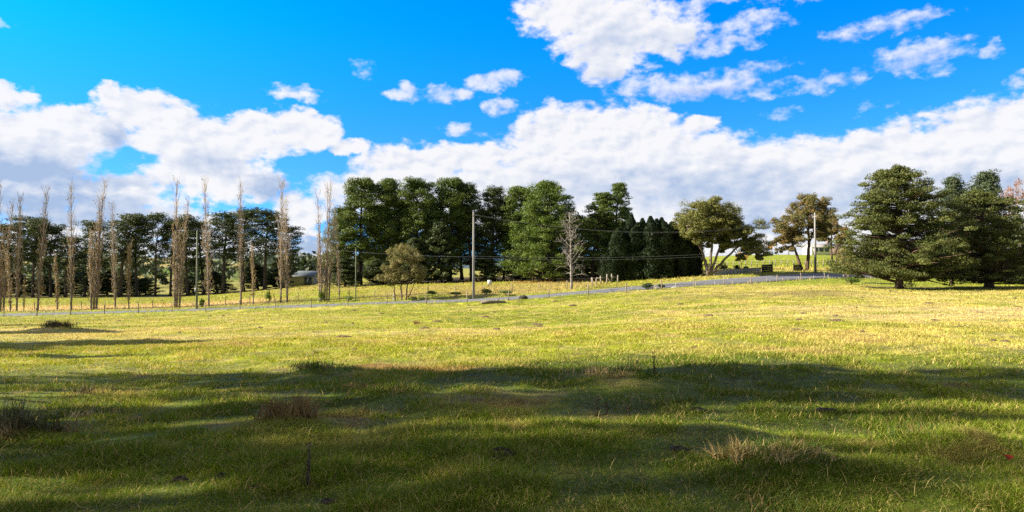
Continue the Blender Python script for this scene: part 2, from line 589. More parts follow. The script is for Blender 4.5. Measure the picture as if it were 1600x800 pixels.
def tag(o, label=None, cat=None, group=None, kind=None):
    if label:
        o['label'] = label
    if cat:
        o['category'] = cat
    if group:
        o['group'] = group
    if kind:
        o['kind'] = kind
    return o


def thing(name, label, cat, loc=(0, 0, 0), rz=0.0, group=None):
    o = bpy.data.objects.new(name, None)
    o.empty_display_size = 0.3
    COL.objects.link(o)
    o.location = loc
    o.rotation_euler = (0, 0, rz)
    return tag(o, label, cat, group)


def dup(root):
    r = root.copy()
    COL.objects.link(r)
    for ch in list(root.children):
        c = ch.copy()
        COL.objects.link(c)
        c.parent = r
        for g in list(ch.children):
            d = g.copy()
            COL.objects.link(d)
            d.parent = c
    return r


# ------------------------------------------------------------------ materials
def leaf_mat(name, cols, trans=0.25, rough=0.6, nscale=0.5, spec=0.25):
    m = bpy.data.materials.new(name)
    m.use_nodes = True
    m.node_tree.nodes.clear()
    t = NT(m.node_tree)
    o = t.n('ShaderNodeOutputMaterial')
    geo = t.n('ShaderNodeNewGeometry')
    tcn = t.n('ShaderNodeTexCoord')
    ri = geo.outputs['Random Per Island']
    n = t.noise(tcn.outputs['Object'], nscale, 3, .5)
    k = t.m('ADD', t.m('MULTIPLY', ri, .35), t.m('MULTIPLY', n, .65))
    cr = t.n('ShaderNodeValToRGB')
    t.l(k, cr.inputs[0])
    e = cr.color_ramp.elements
    e[0].position = 0.2
    e[0].color = C4(cols[0])
    e[1].position = 0.8
    e[1].color = C4(cols[-1])
    for i, c in enumerate(cols[1:-1]):
        x = e.new(0.2 + .6 * (i + 1) / (len(cols) - 1))
        x.color = C4(c)
    p = t.n('ShaderNodeBsdfPrincipled')
    t.l(cr.outputs[0], p.inputs['Base Color'])
    p.inputs['Roughness'].default_value = rough
    p.inputs['Specular IOR Level'].default_value = spec
    tr = t.n('ShaderNodeBsdfTranslucent')
    t.l(t.hsv(cr.outputs[0], .49, 1.1, 1.3), tr.inputs[0])
    mx = t.n('ShaderNodeMixShader')
    mx.inputs[0].default_value = trans
    t.l(p.outputs[0], mx.inputs[1])
    t.l(tr.outputs[0], mx.inputs[2])
    t.l(mx.outputs[0], o.inputs[0])
    return m


def rough_mat(name, c1, c2, scale=6.0, stretch=(1, 1, 1), rough=0.85, bump=0.3, c3=None, metal=0.0, spec=.3):
    m = bpy.data.materials.new(name)
    m.use_nodes = True
    t = NT(m.node_tree)
    p = m.node_tree.nodes['Principled BSDF']
    tcn = t.n('ShaderNodeTexCoord')
    v = t.vm('MULTIPLY', tcn.outputs['Object'], stretch)
    n = t.noise(v, scale, 6, .6)
    n2 = t.noise(v, scale * .23, 3, .5)
    k = t.mr(t.m('ADD', t.m('MULTIPLY', n, .7), t.m('MULTIPLY', n2, .3)), .35, .65)
    c = t.mix(k, C4(c1), C4(c2))
    if c3:
        c = t.mix(t.mr(n2, .5, .65), c, C4(c3))
    t.l(c, p.inputs['Base Color'])
    p.inputs['Roughness'].default_value = rough
    p.inputs['Metallic'].default_value = metal
    p.inputs['Specular IOR Level'].default_value = spec
    b = t.n('ShaderNodeBump')
    b.inputs['Strength'].default_value = bump
    t.l(n, b.inputs['Height'])
    t.l(b.outputs[0], p.inputs['Normal'])
    return m


def attr_mat(name, trans=0.0, rnd=0.0, ground=False):
    m = bpy.data.materials.new(name)
    m.use_nodes = True
    m.node_tree.nodes.clear()
    t = NT(m.node_tree)
    o = t.n('ShaderNodeOutputMaterial')
    a = t.n('ShaderNodeAttribute')
    a.attribute_name = 'Col'
    c = a.outputs['Color']
    p = t.n('ShaderNodeBsdfPrincipled')
    p.inputs['Roughness'].default_value = .75
    p.inputs['Specular IOR Level'].default_value = .15
    if rnd:
        geo = t.n('ShaderNodeNewGeometry')
        c = t.hsv(c, .5, 1.0, t.mr(geo.outputs['Random Per Island'], 0, 1, 1 - rnd, 1 + rnd, False))
    if ground:
        tcn = t.n('ShaderNodeTexCoord')
        n1 = t.noise(tcn.outputs['Object'], 7.0, 6, .65)
        n2 = t.noise(tcn.outputs['Object'], 0.9, 6, .65)
        n = t.m('ADD', t.m('MULTIPLY', n1, .5), t.m('MULTIPLY', n2, .5))
        c = t.hsv(c, t.mr(n2, .3, .7, .485, .515), t.mr(n2, .3, .7, .9, 1.15), t.mr(n, .36, .64, .40, 1.05))
        b = t.n('ShaderNodeBump')
        b.inputs['Strength'].default_value = .8
        b.inputs['Distance'].default_value = .12
        t.l(n, b.inputs['Height'])
        t.l(b.outputs[0], p.inputs['Normal'])
    t.l(c, p.inputs['Base Color'])
    if trans:
        tr = t.n('ShaderNodeBsdfTranslucent')
        t.l(t.hsv(c, .495, 1.1, 1.2), tr.inputs[0])
        mx = t.n('ShaderNodeMixShader')
        mx.inputs[0].default_value = trans
        t.l(p.outputs[0], mx.inputs[1])
        t.l(tr.outputs[0], mx.inputs[2])
        t.l(mx.outputs[0], o.inputs[0])
    else:
        t.l(p.outputs[0], o.inputs[0])
    return m


M = {
    'ground': attr_mat('paddock_ground', ground=True),
    'grass': attr_mat('grass_blade', trans=.3, rnd=.35),
    'pine': leaf_mat('pine_needles', [(.034, .054, .012), (.080, .118, .020), (.155, .19, .036)], .22),
    'pine_dark': leaf_mat('pine_needles_dark', [(.022, .034, .011), (.046, .066, .018), (.09, .11, .03)], .18),
    'pine_bright': leaf_mat('pine_needles_fresh', [(.038, .066, .011), (.085, .132, .019), (.155, .20, .033)], .25),
    'cedar': leaf_mat('conifer_olive', [(.030, .041, .010), (.066, .082, .017), (.135, .14, .03)], .15),
    'pine_blue': leaf_mat('conifer_blue', [(.030, .046, .024), (.058, .082, .038), (.10, .125, .055)], .15),
    'cypress': leaf_mat('cypress_scale', [(.008, .016, .006), (.014, .026, .009), (.03, .046, .015)], .08),
    'gum': leaf_mat('gum_leaf', [(.068, .078, .02), (.135, .142, .032), (.235, .22, .06)], .2),
    'gum_dark': leaf_mat('gum_leaf_dark', [(.022, .034, .016), (.038, .056, .024), (.07, .085, .035)], .2),
    'rust': leaf_mat('rusty_leaf', [(.066, .082, .024), (.14, .135, .04), (.30, .16, .065)], .25),
    'sapgum': leaf_mat('young_gum_leaf', [(.11, .115, .032), (.19, .18, .06), (.30, .22, .10)], .25),
    'poplar_leaf': leaf_mat('dry_poplar_leaf', [(.15, .12, .045), (.22, .165, .065), (.29, .20, .09)], .25),
    'bush': leaf_mat('bush_leaf', [(.06, .10, .012), (.11, .17, .02), (.2, .25, .035)], .3),
    'bush_dark': leaf_mat('dark_bush_leaf', [(.012, .03, .012), (.022, .045, .016), (.04, .07, .025)], .15),
    'yellow': leaf_mat('autumn_leaf', [(.35, .2, .05), (.5, .3, .09), (.55, .42, .15)], .3),
    'pinktwig': leaf_mat('pinkish_leaf', [(.2, .12, .09), (.3, .18, .13), (.36, .25, .16)], .3),
    'bark': rough_mat('pine_bark', (.035, .025, .018), (.10, .075, .055), 5, (1, 1, .3)),
    'barkpale': rough_mat('gum_bark', (.10, .08, .06), (.22, .175, .135), 3, (1, 1, .35), c3=(.09, .06, .045)),
    'barkpop': rough_mat('poplar_bark', (.12, .095, .08), (.26, .215, .18), 5, (1, 1, .3), c3=(.15, .09, .055)),
    'twig': rough_mat('poplar_twig', (.29, .22, .155), (.44, .35, .25), 4),
    'deadwood': rough_mat('dead_wood', (.15, .13, .115), (.28, .25, .225), 4),
    'barkdark': rough_mat('dark_bark', (.04, .026, .02), (.12, .075, .05), 5, (1, 1, .3)),
    'asphalt': rough_mat('road_surface', (.10, .105, .125), (.17, .175, .195), 1.5, bump=.1, c3=(.13, .135, .155)),
    'polewood': rough_mat('weathered_pole', (.16, .157, .148), (.27, .265, .25), 4, (1, 1, .15), bump=.1),
    'polegreen': rough_mat('greenish_pole', (.12, .14, .09), (.20, .21, .14), 4, (1, 1, .15), bump=.1),
    'post': rough_mat('fence_post', (.16, .12, .09), (.32, .27, .21), 8, (1, 1, .3)),
    'postpale': rough_mat('pale_post', (.24, .21, .17), (.36, .32, .26), 8, (1, 1, .3)),
    'wire': rough_mat('wire', (.22, .22, .22), (.34, .34, .34), 3, bump=0, metal=.3, rough=.5),
    'cable': rough_mat('power_cable', (.20, .20, .21), (.30, .30, .31), 3, bump=0, rough=.5),
    'porcelain': rough_mat('insulator', (.25, .16, .12), (.35, .25, .2), 8, bump=0, rough=.3),
    'white': rough_mat('white_paint', (.55, .55, .53), (.66, .66, .64), 3, bump=.05, rough=.5),
    'stone': rough_mat('pale_stone', (.30, .31, .31), (.46, .46, .45), 3, bump=.5),
    'darkwood': rough_mat('dark_timber', (.014, .016, .014), (.035, .034, .03), 5, (1, 1, .4)),
    'shedwall': rough_mat('shed_sheet', (.15, .155, .145), (.22, .225, .21), 1.5, (1, 1, .3), rough=.6, bump=.05),
    'shedroof': rough_mat('shed_roof', (.07, .085, .085), (.105, .12, .12), 1.5, rough=.6, bump=.05),
    'darkdoor': rough_mat('shed_opening', (.03, .045, .05), (.06, .08, .085), 2, bump=0),
    'brickish': rough_mat('brown_brick', (.17, .12, .10), (.27, .19, .16), 9, bump=.2),
    'roof': rough_mat('grey_tiles', (.20, .19, .19), (.30, .28, .27), 6, (1, 3, 1), bump=.2),
    'dung': rough_mat('dung', (.010, .007, .004), (.035, .024, .012), 20, bump=.8),
    'soil': rough_mat('bare_soil', (.06, .04, .025), (.16, .11, .06), 12, bump=.7),
    'log': rough_mat('old_log', (.13, .105, .08), (.25, .21, .165), 7, (.3, 1, 1), bump=.5),
    'hills': rough_mat('hazy_wooded_hills', (.035, .065, .075), (.055, .09, .10), .01, bump=0),  # woodland with the blue of distance haze put into its base colour
    'straw': leaf_mat('straw_blade', [(.22, .15, .05), (.36, .26, .10), (.48, .37, .16)], .25),
    'russet': leaf_mat('russet_blade', [(.12, .075, .028), (.22, .14, .05), (.36, .24, .095)], .25),
    'rush': leaf_mat('rush_blade', [(.05, .052, .018), (.11, .10, .038), (.22, .175, .08)], .2),
    'weedgreen': leaf_mat('weed_leaf', [(.04, .075, .012), (.08, .13, .02), (.14, .19, .03)], .3),
    'redleaf': rough_mat('red_leaf', (.30, .02, .012), (.42, .05, .02), 8, bump=.1),
    'stalk': rough_mat('dry_stalk', (.05, .036, .02), (.12, .085, .05), 9),
}
_g = M['shedwall']
glass = bpy.data.materials.new('window_glass')
glass.use_nodes = True
_p = glass.node_tree.nodes['Principled BSDF']
_p.inputs['Base Color'].default_value = (.03, .045, .06, 1)
_p.inputs['Roughness'].default_value = .08
M['glass'] = glass


# ------------------------------------------------------------------ ground sheet
def sinhs(n, a, hi, lo=None):
    s = np.linspace(-1 if lo is None else lo, 1, n)
    return hi * np.sinh(a * s) / math.sinh(a)


gx = sinhs(640, 8.2, 9000)
gy = np.concatenate([np.linspace(-120, -6, 40), np.linspace(-4, 3, 20), 3.2 + sinhs(640, 7.6, 9000, 0.0)])
GX, GY = np.meshgrid(gx, gy)
GZ = zf(GX, GY)
nx, ny = len(gx), len(gy)
gm = MB()
ii, jj = np.meshgrid(np.arange(nx - 1), np.arange(ny - 1))
a = (jj * nx + ii).ravel()
gm.add(np.stack([GX, GY, GZ], -1).reshape(-1, 3), np.stack([a, a + 1, a + nx + 1, a + nx], 1))
ground = gm.build('ground', M['ground'], smooth=True)
tag(ground, kind='structure')


def set_col(me, cols):
    at = me.color_attributes.new('Col', 'FLOAT_COLOR', 'POINT')
    c = np.ones((len(cols), 4), np.float32)
    c[:, :3] = cols
    at.data.foreach_set('color', c.ravel())


gc = albedo(GX.ravel(), GY.ravel())
thatch = ((1 - sstep(12, 20, GY.ravel())) * (np.abs(GX.ravel()) < 1.15 * np.maximum(GY.ravel(), 0) + 1))[:, None]      # dead thatch and soil show between the blades close by
gc = gc * (1 - thatch) + (gc * .55 + np.array([.030, .034, .010])) * thatch
set_col(ground.data, gc)

# road
rm = MB()
xs = np.arange(-150, 230, 0.75)
yc = road_y(xs)
sl = road_slope(xs)
nn = np.sqrt(1 + sl * sl)
offs = [-3.25, -3.2, -1.6, 0, 1.6, 3.2, 3.25]
V = []
for k, o_ in enumerate(offs):
    X = xs - sl / nn * o_
    Y = yc + o_ / nn
    Z = z_base(X, Y) + .035 - .012 * abs(o_)
    if k in (0, 6):
        Z = Z - .35
    V.append(np.stack([X, Y, Z], 1))
V = np.stack(V, 1)
n_, k_ = V.shape[:2]
ii, jj = np.meshgrid(np.arange(n_ - 1), np.arange(k_ - 1), indexing='ij')
a = (ii * k_ + jj).ravel()
rm.add(V.reshape(-1, 3), np.stack([a, a + k_, a + k_ + 1, a + 1], 1))
tag(rm.build('road', M['asphalt'], smooth=True), kind='structure')

# far wooded ridge
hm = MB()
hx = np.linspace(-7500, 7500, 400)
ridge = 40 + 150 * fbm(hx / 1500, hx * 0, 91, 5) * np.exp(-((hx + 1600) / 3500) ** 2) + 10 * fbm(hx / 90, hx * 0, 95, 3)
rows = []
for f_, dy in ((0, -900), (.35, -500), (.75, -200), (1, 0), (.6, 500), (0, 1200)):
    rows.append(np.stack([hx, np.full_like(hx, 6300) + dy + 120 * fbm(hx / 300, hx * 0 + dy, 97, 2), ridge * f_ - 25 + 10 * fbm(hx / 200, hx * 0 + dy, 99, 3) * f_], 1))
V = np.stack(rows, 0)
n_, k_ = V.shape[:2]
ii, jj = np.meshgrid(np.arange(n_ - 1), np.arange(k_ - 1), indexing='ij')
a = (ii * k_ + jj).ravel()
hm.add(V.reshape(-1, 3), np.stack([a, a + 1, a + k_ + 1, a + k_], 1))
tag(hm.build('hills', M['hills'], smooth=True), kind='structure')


# ------------------------------------------------------------------ trees
def rdir(n):
    v = rng.normal(size=(n, 3))
    return v / np.linalg.norm(v, axis=1)[:, None]


def puff(mb, c, r, n, ln, wd, outw=.25, up=.2, shell=.45):
    """a tuft of leaves: centre, radii (3), count, half length, half width"""
    d = rdir(n)
    rad = (shell + (1 - shell) * rng.random(n)) ** .7
    d2 = d.copy()
    d2[:, 2] = np.where(d2[:, 2] < -.35, d2[:, 2] * .6, d2[:, 2])
    pos = np.asarray(c) + d2 * np.asarray(r) * rad[:, None]
    tan = d * outw + rdir(n) * .8 + np.array([0, 0, up])
    nr = rdir(n) * .55 + d * 1.3 + np.array([0, 0, .3])
    mb.leaves(pos, nr, tan, ln * (.6 + .8 * rng.random(n)), wd * (.6 + .8 * rng.random(n)))


def curve(p, d, L, n=6, droop=0.0, wob=.08):
    """polyline from p along d, bending by droop (positive: turns up)"""
    pts = [np.array(p, float)]
    d = np.array(d, float)
    d /= np.linalg.norm(d)
    for i in range(n):
        d = d + np.array([0, 0, droop / n]) + rng.normal(size=3) * wob
        d /= np.linalg.norm(d)
        pts.append(pts[-1] + d * L / n)
    return np.array(pts)


def conifer(H, env, nl, t0=.12, slope=.35, upturn=.3, pr=.11, flat=.75, nleaf=60, ln=.30, wd=.11, trunk_r=.35, pper=3, lean=.02,
            inner=.42, dead=0, whorl=0, topn=4, up=.2, jit=.2, tpow=.9):
    """tall conifer; env(t) = crown radius at height fraction t, as a fraction of H"""
    tb = MB()
    cb_ = MB()
    tp = curve((0, 0, -.4), (rng.normal() * lean, rng.normal() * lean, 1), H * .97 + .4, 12, 0, lean)
    tr = trunk_r * (1 - np.linspace(0, 1, 13)) ** .8 + .04
    tr[0] *= 1.35
    tb.tube(tp, tr, 9)
    zt = tp[:, 2]

    def at(h):
        return np.array([np.interp(h, zt, tp[:, 0]), np.interp(h, zt, tp[:, 1]), h])
    for i in range(nl):
        t = t0 + (1 - t0) * ((i + rng.random()) / nl) ** tpow
        if whorl:
            t = round(t * whorl) / whorl + rng.normal() * .008
            t = min(max(t, t0), .985)
        R = env(t) * H * (1 - jit + 2 * jit * rng.random())
        if R < .25:
            continue
        th = i * 2.39996 + rng.normal() * .35
        sl_ = slope * (0.4 + t) + rng.normal() * .1
        d = np.array([math.cos(th), math.sin(th), sl_])
        s0 = at(t * H - R * sl_ * .45)
        if s0[2] < .4:
            s0[2] = .4
        pts = curve(s0, d, R * math.sqrt(1 + sl_ * sl_), 5, upturn, .06)
        tb.tube(pts, np.linspace(max(.03, .025 * R), .012, 6), 4, cap=False)
        for k in range(pper):
            f = inner + (1 - inner) * (k + rng.random() * .6 + .3) / pper
            j = f * 5
            i0 = min(int(j), 4)
            c = pts[i0] + (pts[i0 + 1] - pts[i0]) * (j - i0) + rng.normal(size=3) * .12 * R * np.array([1, 1, .5])
            q = pr * H * (.65 + .6 * rng.random()) * (1.1 - .35 * abs(f - .75))
            if c[2] < q * flat + .15:
                c[2] = q * flat + .15
            puff(cb_, c, (q, q, q * flat), int(nleaf * (.7 + .6 * rng.random())), ln, wd, up=up)
    for k in range(topn):
        q = pr * H * .7
        c = at(H - q * .8) + rng.normal(size=3) * .03 * H * np.array([1, 1, .6])
        puff(cb_, c, (q, q, q * .9), nleaf, ln, wd, up=up)
    for k in range(dead):
        h = H * rng.uniform(.12, max(t0, .3))
        th = rng.random() * 6.283
        pts = curve(at(h), (math.cos(th), math.sin(th), rng.uniform(-.1, .4)), H * rng.uniform(.05, .14), 4, .1, .12)
        tb.tube(pts, np.linspace(.05, .012, 5), 4, cap=False)
    return tb, cb_


def env_pts(*pts):
    ts = [p[0] for p in pts]
    rs = [p[1] for p in pts]
    return lambda t: float(np.interp(t, ts, rs))


def cypress(H, R, n=5200, spires=1):
    tb = MB()
    cb_ = MB()
    tb.tube(curve((0, 0, -.3), (0, 0, 1), H * .9, 6, 0, .01), np.linspace(.22, .03, 7), 7)
    for s in range(spires):
        if spires == 1:
            ox, oy, hh, rr = 0, 0, H, R
        else:
            th = s * 6.283 / spires + rng.random()
            ox, oy = R * .42 * math.cos(th), R * .42 * math.sin(th)
            hh, rr = H * rng.uniform(.86, 1.0), R * .66
        m = n // spires
        t = rng.random(m) ** .85
        prof = np.interp(t, [0, .06, .3, .6, .85, 1], [.85, 1.0, 1.0, .92, .66, .10])
        th = rng.random(m) * 6.283
        lump = 0.68 + .62 * vnoise(th * 1.6 + 3 * s, t * 7.0, 50 + s)
        r = rr * prof * lump * (.75 + .25 * rng.random(m))
        pos = np.stack([ox + r * np.cos(th), oy + r * np.sin(th), t * hh], 1)
        rad = np.stack([np.cos(th), np.sin(th), np.zeros(m)], 1)
        tan = np.array([0, 0, 1.0]) + rad * .35 + rdir(m) * .35
        cb_.leaves(pos, rad + rdir(m) * .6, tan, .17 * (.6 + .8 * rng.random(m)), .075 * (.6 + .8 * rng.random(m)))
        # dense core so that no light comes through the column
        hs = np.linspace(0.15, hh * .93, 12)
        cr = rr * .62 * np.interp(hs / hh, [0, .06, .3, .6, .85, 1], [.75, .95, 1.0, .82, .42, .03])
        for h_, q in zip(hs, cr):
            puff(cb_, (ox, oy, h_), (q + .05, q + .05, hh * .06), 60, .3, .16, outw=.2, up=.8, shell=.7)
    return tb, cb_


def broadleaf(H, W, forks, depth=4, trunk_r=.4, split=3, spread=.65, nleaf=70, pr=.9, ln=.2, wd=.09, fork_h=.18, droop=.15, flat=.7, taper=.68,
              lenf=.72, up0=.9, drop=0.0, bare=False, kinkw=.1, lift=.12):
    """spreading tree grown by forking; returns trunk and crown builders"""
    tb = MB()
    cb_ = MB()

    def grow(p, d, L, r, lev):
        pts = curve(p, d, L, 5, droop, kinkw)
        r1 = r * taper
        tb.tube(pts, np.linspace(r, r1, 6), max(4, 8 - lev), cap=(lev == depth))
        e = pts[-1]
        dd = pts[-1] - pts[-2]
        dd = dd / np.linalg.norm(dd)
        if lev >= depth:
            if not bare and rng.random() > drop:
                q = pr * (.7 + .6 * rng.random())
                puff(cb_, e + dd * q * .3, (q, q, q * flat), int(nleaf * (.7 + .6 * rng.random())), ln, wd, up=-.1, shell=.3)
            return
        if lev >= depth - 1 and not bare and rng.random() < .8:
            q = pr * .7
            puff(cb_, pts[3], (q, q, q * flat), int(nleaf * .5), ln, wd, up=-.1, shell=.3)
        n = split if rng.random() < .6 else split - 1
        th0 = rng.random() * 6.283
        a_ = np.cross(dd, [.3, .2, .93])
        a_ /= np.linalg.norm(a_) + 1e-9
        b_ = np.cross(dd, a_)
        for k in range(n):
            th = th0 + k * 6.283 / n + rng.normal() * .3
            sp = spread * (.7 + .6 * rng.random())
            nd = dd + (a_ * math.cos(th) + b_ * math.sin(th)) * sp + np.array([0, 0, lift])
            grow(e, nd, L * lenf * (.8 + .4 * rng.random()), r1 * (.82 if n > 2 else .9), lev + 1)
    for (fx, fy, fd, fl) in forks:
        grow(np.array([fx, fy, -.3]), fd, fl, trunk_r, 0)
    return tb, cb_


def fit(tb, cb_, H, Wd=None, base=0.0):
    """scale both builders so that the whole tree is H tall (and Wd wide)"""
    parts = [b for b in (tb, cb_) if b.v]
    al = np.concatenate([np.concatenate(b.v) for b in parts])
    top = np.percentile(al[:, 2], 99.9)
    sz = H / top
    sw = sz
    if Wd:
        r = np.percentile(np.abs(al[:, :2] - np.array([0, 0])), 99.3)
        sw = Wd / 2 / r
    for b in parts:
        for v in b.v:
            v[:, 2] *= sz
            v[:, :2] *= sw
    return tb, cb_


def poplar(H, stems=((0, 0, 1.0),), spread=.05, nb=60, leaf=700, leaf_top=.62, r=.22, low=.12):
    tb = MB()
    cb_ = MB()
    lf = MB()
    tips = []
    for (ox, oy, hf) in stems:
        h = H * hf
        tp = curve((ox * .42, oy * .42, -.3), (ox * .028 + rng.normal() * .008, oy * .035 + rng.normal() * .008, 1), h, 12, 0, .012)
        tb.tube(tp, r * (1 - np.linspace(0, 1, 13) * .93), 7)
        for i in range(nb):
            t = low + (.97 - low) * (i + rng.random()) / nb
            z = t * 12
            i0 = min(int(z), 11)
            s0 = tp[i0] + (tp[i0 + 1] - tp[i0]) * (z - i0)
            th = i * 2.4 + rng.normal() * .4
            L = h * (.055 + .10 * (1 - t) + .05 * rng.random()) * (.7 if t < .3 else 1)
            d = np.array([math.cos(th) * .42, math.sin(th) * .42, 1])
            pts = curve(s0, d, L, 4, .25, .06)
            pts[:, :2] += (pts[:, :2] - s0[:2]) * (spread * 6 - .3)
            cb_.tube(pts, np.linspace(.035, .012, 5), 3, cap=False)
            for k in range(5):
                f = .2 + .8 * rng.random()
                j = f * 4
                i1 = min(int(j), 3)
                q = pts[i1] + (pts[i1 + 1] - pts[i1]) * (j - i1)
                tw = curve(q, (rng.normal() * .35, rng.normal() * .35, .9), L * rng.uniform(.25, .5), 2, .1, .05)
                cb_.tube(tw, [.016, .012, .008], 3, cap=False)
                tips.append((tw, t))
    tips_l = [(tw, t) for tw, t in tips if t < leaf_top or rng.random() < .12]
    n = leaf
    if n and tips_l:
        idx = rng.integers(0, len(tips_l), n)
        f = rng.random(n)
        c = np.array([tips_l[i][0][0] + (tips_l[i][0][2] - tips_l[i][0][0]) * ff for i, ff in zip(idx, f)]) + rng.normal(size=(n, 3)) * .10
        lf.leaves(c, rdir(n), rdir(n) + np.array([0, 0, .5]), .10 + .09 * rng.random(n), .05 + .05 * rng.random(n))
    return tb, cb_, lf


# prototypes -----------------------------------------------------------------
def proto(name, builders):
    """an unlinked list of (part name, mesh) shared by every tree grown from it"""
    return [(pn, b.mesh(name + '_' + pn, m, smooth=(pn == 'trunk'))) for pn, b, m in builders if b.v]


def span(meshes):
    al = []
    for _, me in meshes:
        a_ = np.zeros(len(me.vertices) * 3, np.float32)
        me.vertices.foreach_get('co', a_)
        al.append(a_.reshape(-1, 3))
    al = np.concatenate(al)
    return float(np.percentile(al[:, 2], 99.95)), float(np.percentile(np.abs(al[:, :2]), 99.3))


_made = {}


def plant(kind, protos, name, px, d, top, label, cat, group=None, width=None, rz=None, lean=(0, 0)):
    """stand a tree so that its foot is at depth d on the given bearing and its top at the given height row"""
    pos = P(px, d)
    if top > 900:
        h = top - 1000          # a plain height in metres
    else:
        h = CAMZ + (HY - top) / F * d - pos.z
    me = protos
    H0, W0 = span(me)
    root = thing(name, label, cat, pos, 0, group)
    key = id(protos)
    if key in _made:
        for src in _made[key]:
            c = src.copy()
            COL.objects.link(c)
            c.parent = root
    else:
        _made[key] = []
        for pn, m_ in me:
            c = bpy.data.objects.new(pn, m_)
            COL.objects.link(c)
            c.parent = root
            _made[key].append(c)
    sz = h / H0
    sw = sz if width is None else (width / F * d) / 2 / W0
    root.scale = (sw, sw, sz)
    root.rotation_euler = (lean[0], lean[1], rng.random() * 6.283 if rz is None else rz)
    return root


# --- umbrella-topped pines of the left row
UMB = []
for k in range(5):
    e = env_pts((0, .05), (.22, .10), (.35, .13), (.5, .15 + .03 * (k % 2)), (.7, .21), (.86, .20), (.95, .13), (1, .04))
    tb, cb_ = conifer(18, e, 40 if k != 3 else 28, t0=[.42, .34, .50, .55, .22][k], slope=.4, upturn=.35, pr=.075, flat=.5, nleaf=120, ln=.18, wd=.075,
                                  trunk_r=.30, pper=2, inner=.5, dead=8, lean=.03, jit=.3, topn=5)
    UMB.append(proto('umbrella_pine', [('trunk', tb, M['bark']), ('crown', cb_, M['pine_dark'])]))
# --- round-headed dense pines of the middle block
DEN = []
for k in range(5):
    e = env_pts((0, .10), (.15, .15), (.4, .17), (.65, .165), (.82, .15), (.93, .11), (1, .05))
    tb, cb_ = conifer(20, e, [46, 54, 40, 50, 46][k], t0=[.24, .18, .34, .12, .26][k], slope=.5, upturn=.4, pr=.062, flat=.7, nleaf=170, ln=.17, wd=.07,
                      trunk_r=.36, pper=3, inner=.42, dead=8, lean=.02, jit=.28, topn=6)
    DEN.append(proto('dense_pine', [('trunk', tb, M['bark']), ('crown', cb_, M['pine'] if k != 2 else M['pine_dark'])]))
# --- broad pine with foliage to the ground
tb, cb_ = conifer(18, env_pts((0, .36), (.1, .38), (.3, .36), (.55, .30), (.75, .25), (.9, .17), (1, .05)), 150, t0=.02, slope=.35, upturn=.3, pr=.058, flat=.6,
                  nleaf=120, ln=.17, wd=.065, trunk_r=.5, pper=4, inner=.4, lean=.01, jit=.2, topn=8, tpow=1.25)
BROAD = proto('broad_pine', [('trunk', tb, M['bark']), ('crown', cb_, M['pine_bright'])])
# --- slender open pine
tb, cb_ = conifer(18, env_pts((0, .14), (.2, .2), (.45, .20), (.7, .17), (.85, .12), (1, .03)), 58, t0=.1, slope=.45, upturn=.4, pr=.052, flat=.55, nleaf=100,
                  ln=.17, wd=.065, trunk_r=.3, pper=3, inner=.4, lean=.02, jit=.3, whorl=16)
SLIM = proto('slender_pine', [('trunk', tb, M['bark']), ('crown', cb_, M['pine'])])
# --- understorey conifers
tb, cb_ = conifer(10, env_pts((0, .34), (.2, .36), (.5, .27), (.8, .15), (1, .03)), 60, t0=.04, slope=.15, upturn=.1, pr=.085, flat=.6, nleaf=110, ln=.18, wd=.08,
                  trunk_r=.2, pper=3, inner=.35)
UNDER = proto('young_pine', [('trunk', tb, M['bark']), ('crown', cb_, M['pine_dark'])])
# --- layered conifer at the right
tb, cb_ = conifer(14, env_pts((0, .42), (.1, .47), (.22, .45), (.4, .38), (.55, .36), (.7, .33), (.8, .27), (.88, .20), (.95, .15), (1, .06)), 150, t0=.085, slope=.10,
                  upturn=.12, pr=.062, flat=.46, nleaf=140, ln=.13, wd=.048, trunk_r=.42, pper=5, inner=.3, lean=.03, jit=.3, whorl=0, topn=5, up=.1, tpow=1.15)
CEDAR = proto('layered_conifer', [('trunk', tb, M['barkdark']), ('crown', cb_, M['cedar'])])
tb, cb_ = conifer(13, env_pts((0, .40), (.12, .50), (.3, .52), (.55, .47), (.75, .36), (.9, .22), (1, .06)), 120, t0=.07, slope=.2,
                  upturn=.2, pr=.066, flat=.5, nleaf=120, ln=.14, wd=.05, trunk_r=.5, pper=4, inner=.35, lean=.02, jit=.22, topn=8, tpow=1.15)
ROUND = proto('spreading_conifer', [('trunk', tb, M['barkdark']), ('crown', cb_, M['cedar'])])
tb, cb_ = conifer(16, env_pts((0, .2), (.3, .22), (.6, .2), (.8, .16), (.93, .10), (1, .04)), 70, t0=.15, slope=.4, upturn=.4, pr=.062, flat=.6, nleaf=110, ln=.16,
                  wd=.06, trunk_r=.3, pper=3, inner=.4, jit=.3)
BLUE = proto('grey_green_conifer', [('trunk', tb, M['bark']), ('crown', cb_, M['pine_blue'])])
# --- cypresses
CYP = []
for k, s_ in enumerate((1, 1, 2, 3)):
    tb, cb_ = cypress(11, [1.15, 1.4, 1.8, 2.1][k], 8500 + 3000 * k, s_)
    CYP.append(proto('cypress', [('trunk', tb, M['bark']), ('crown', cb_, M['cypress'])]))
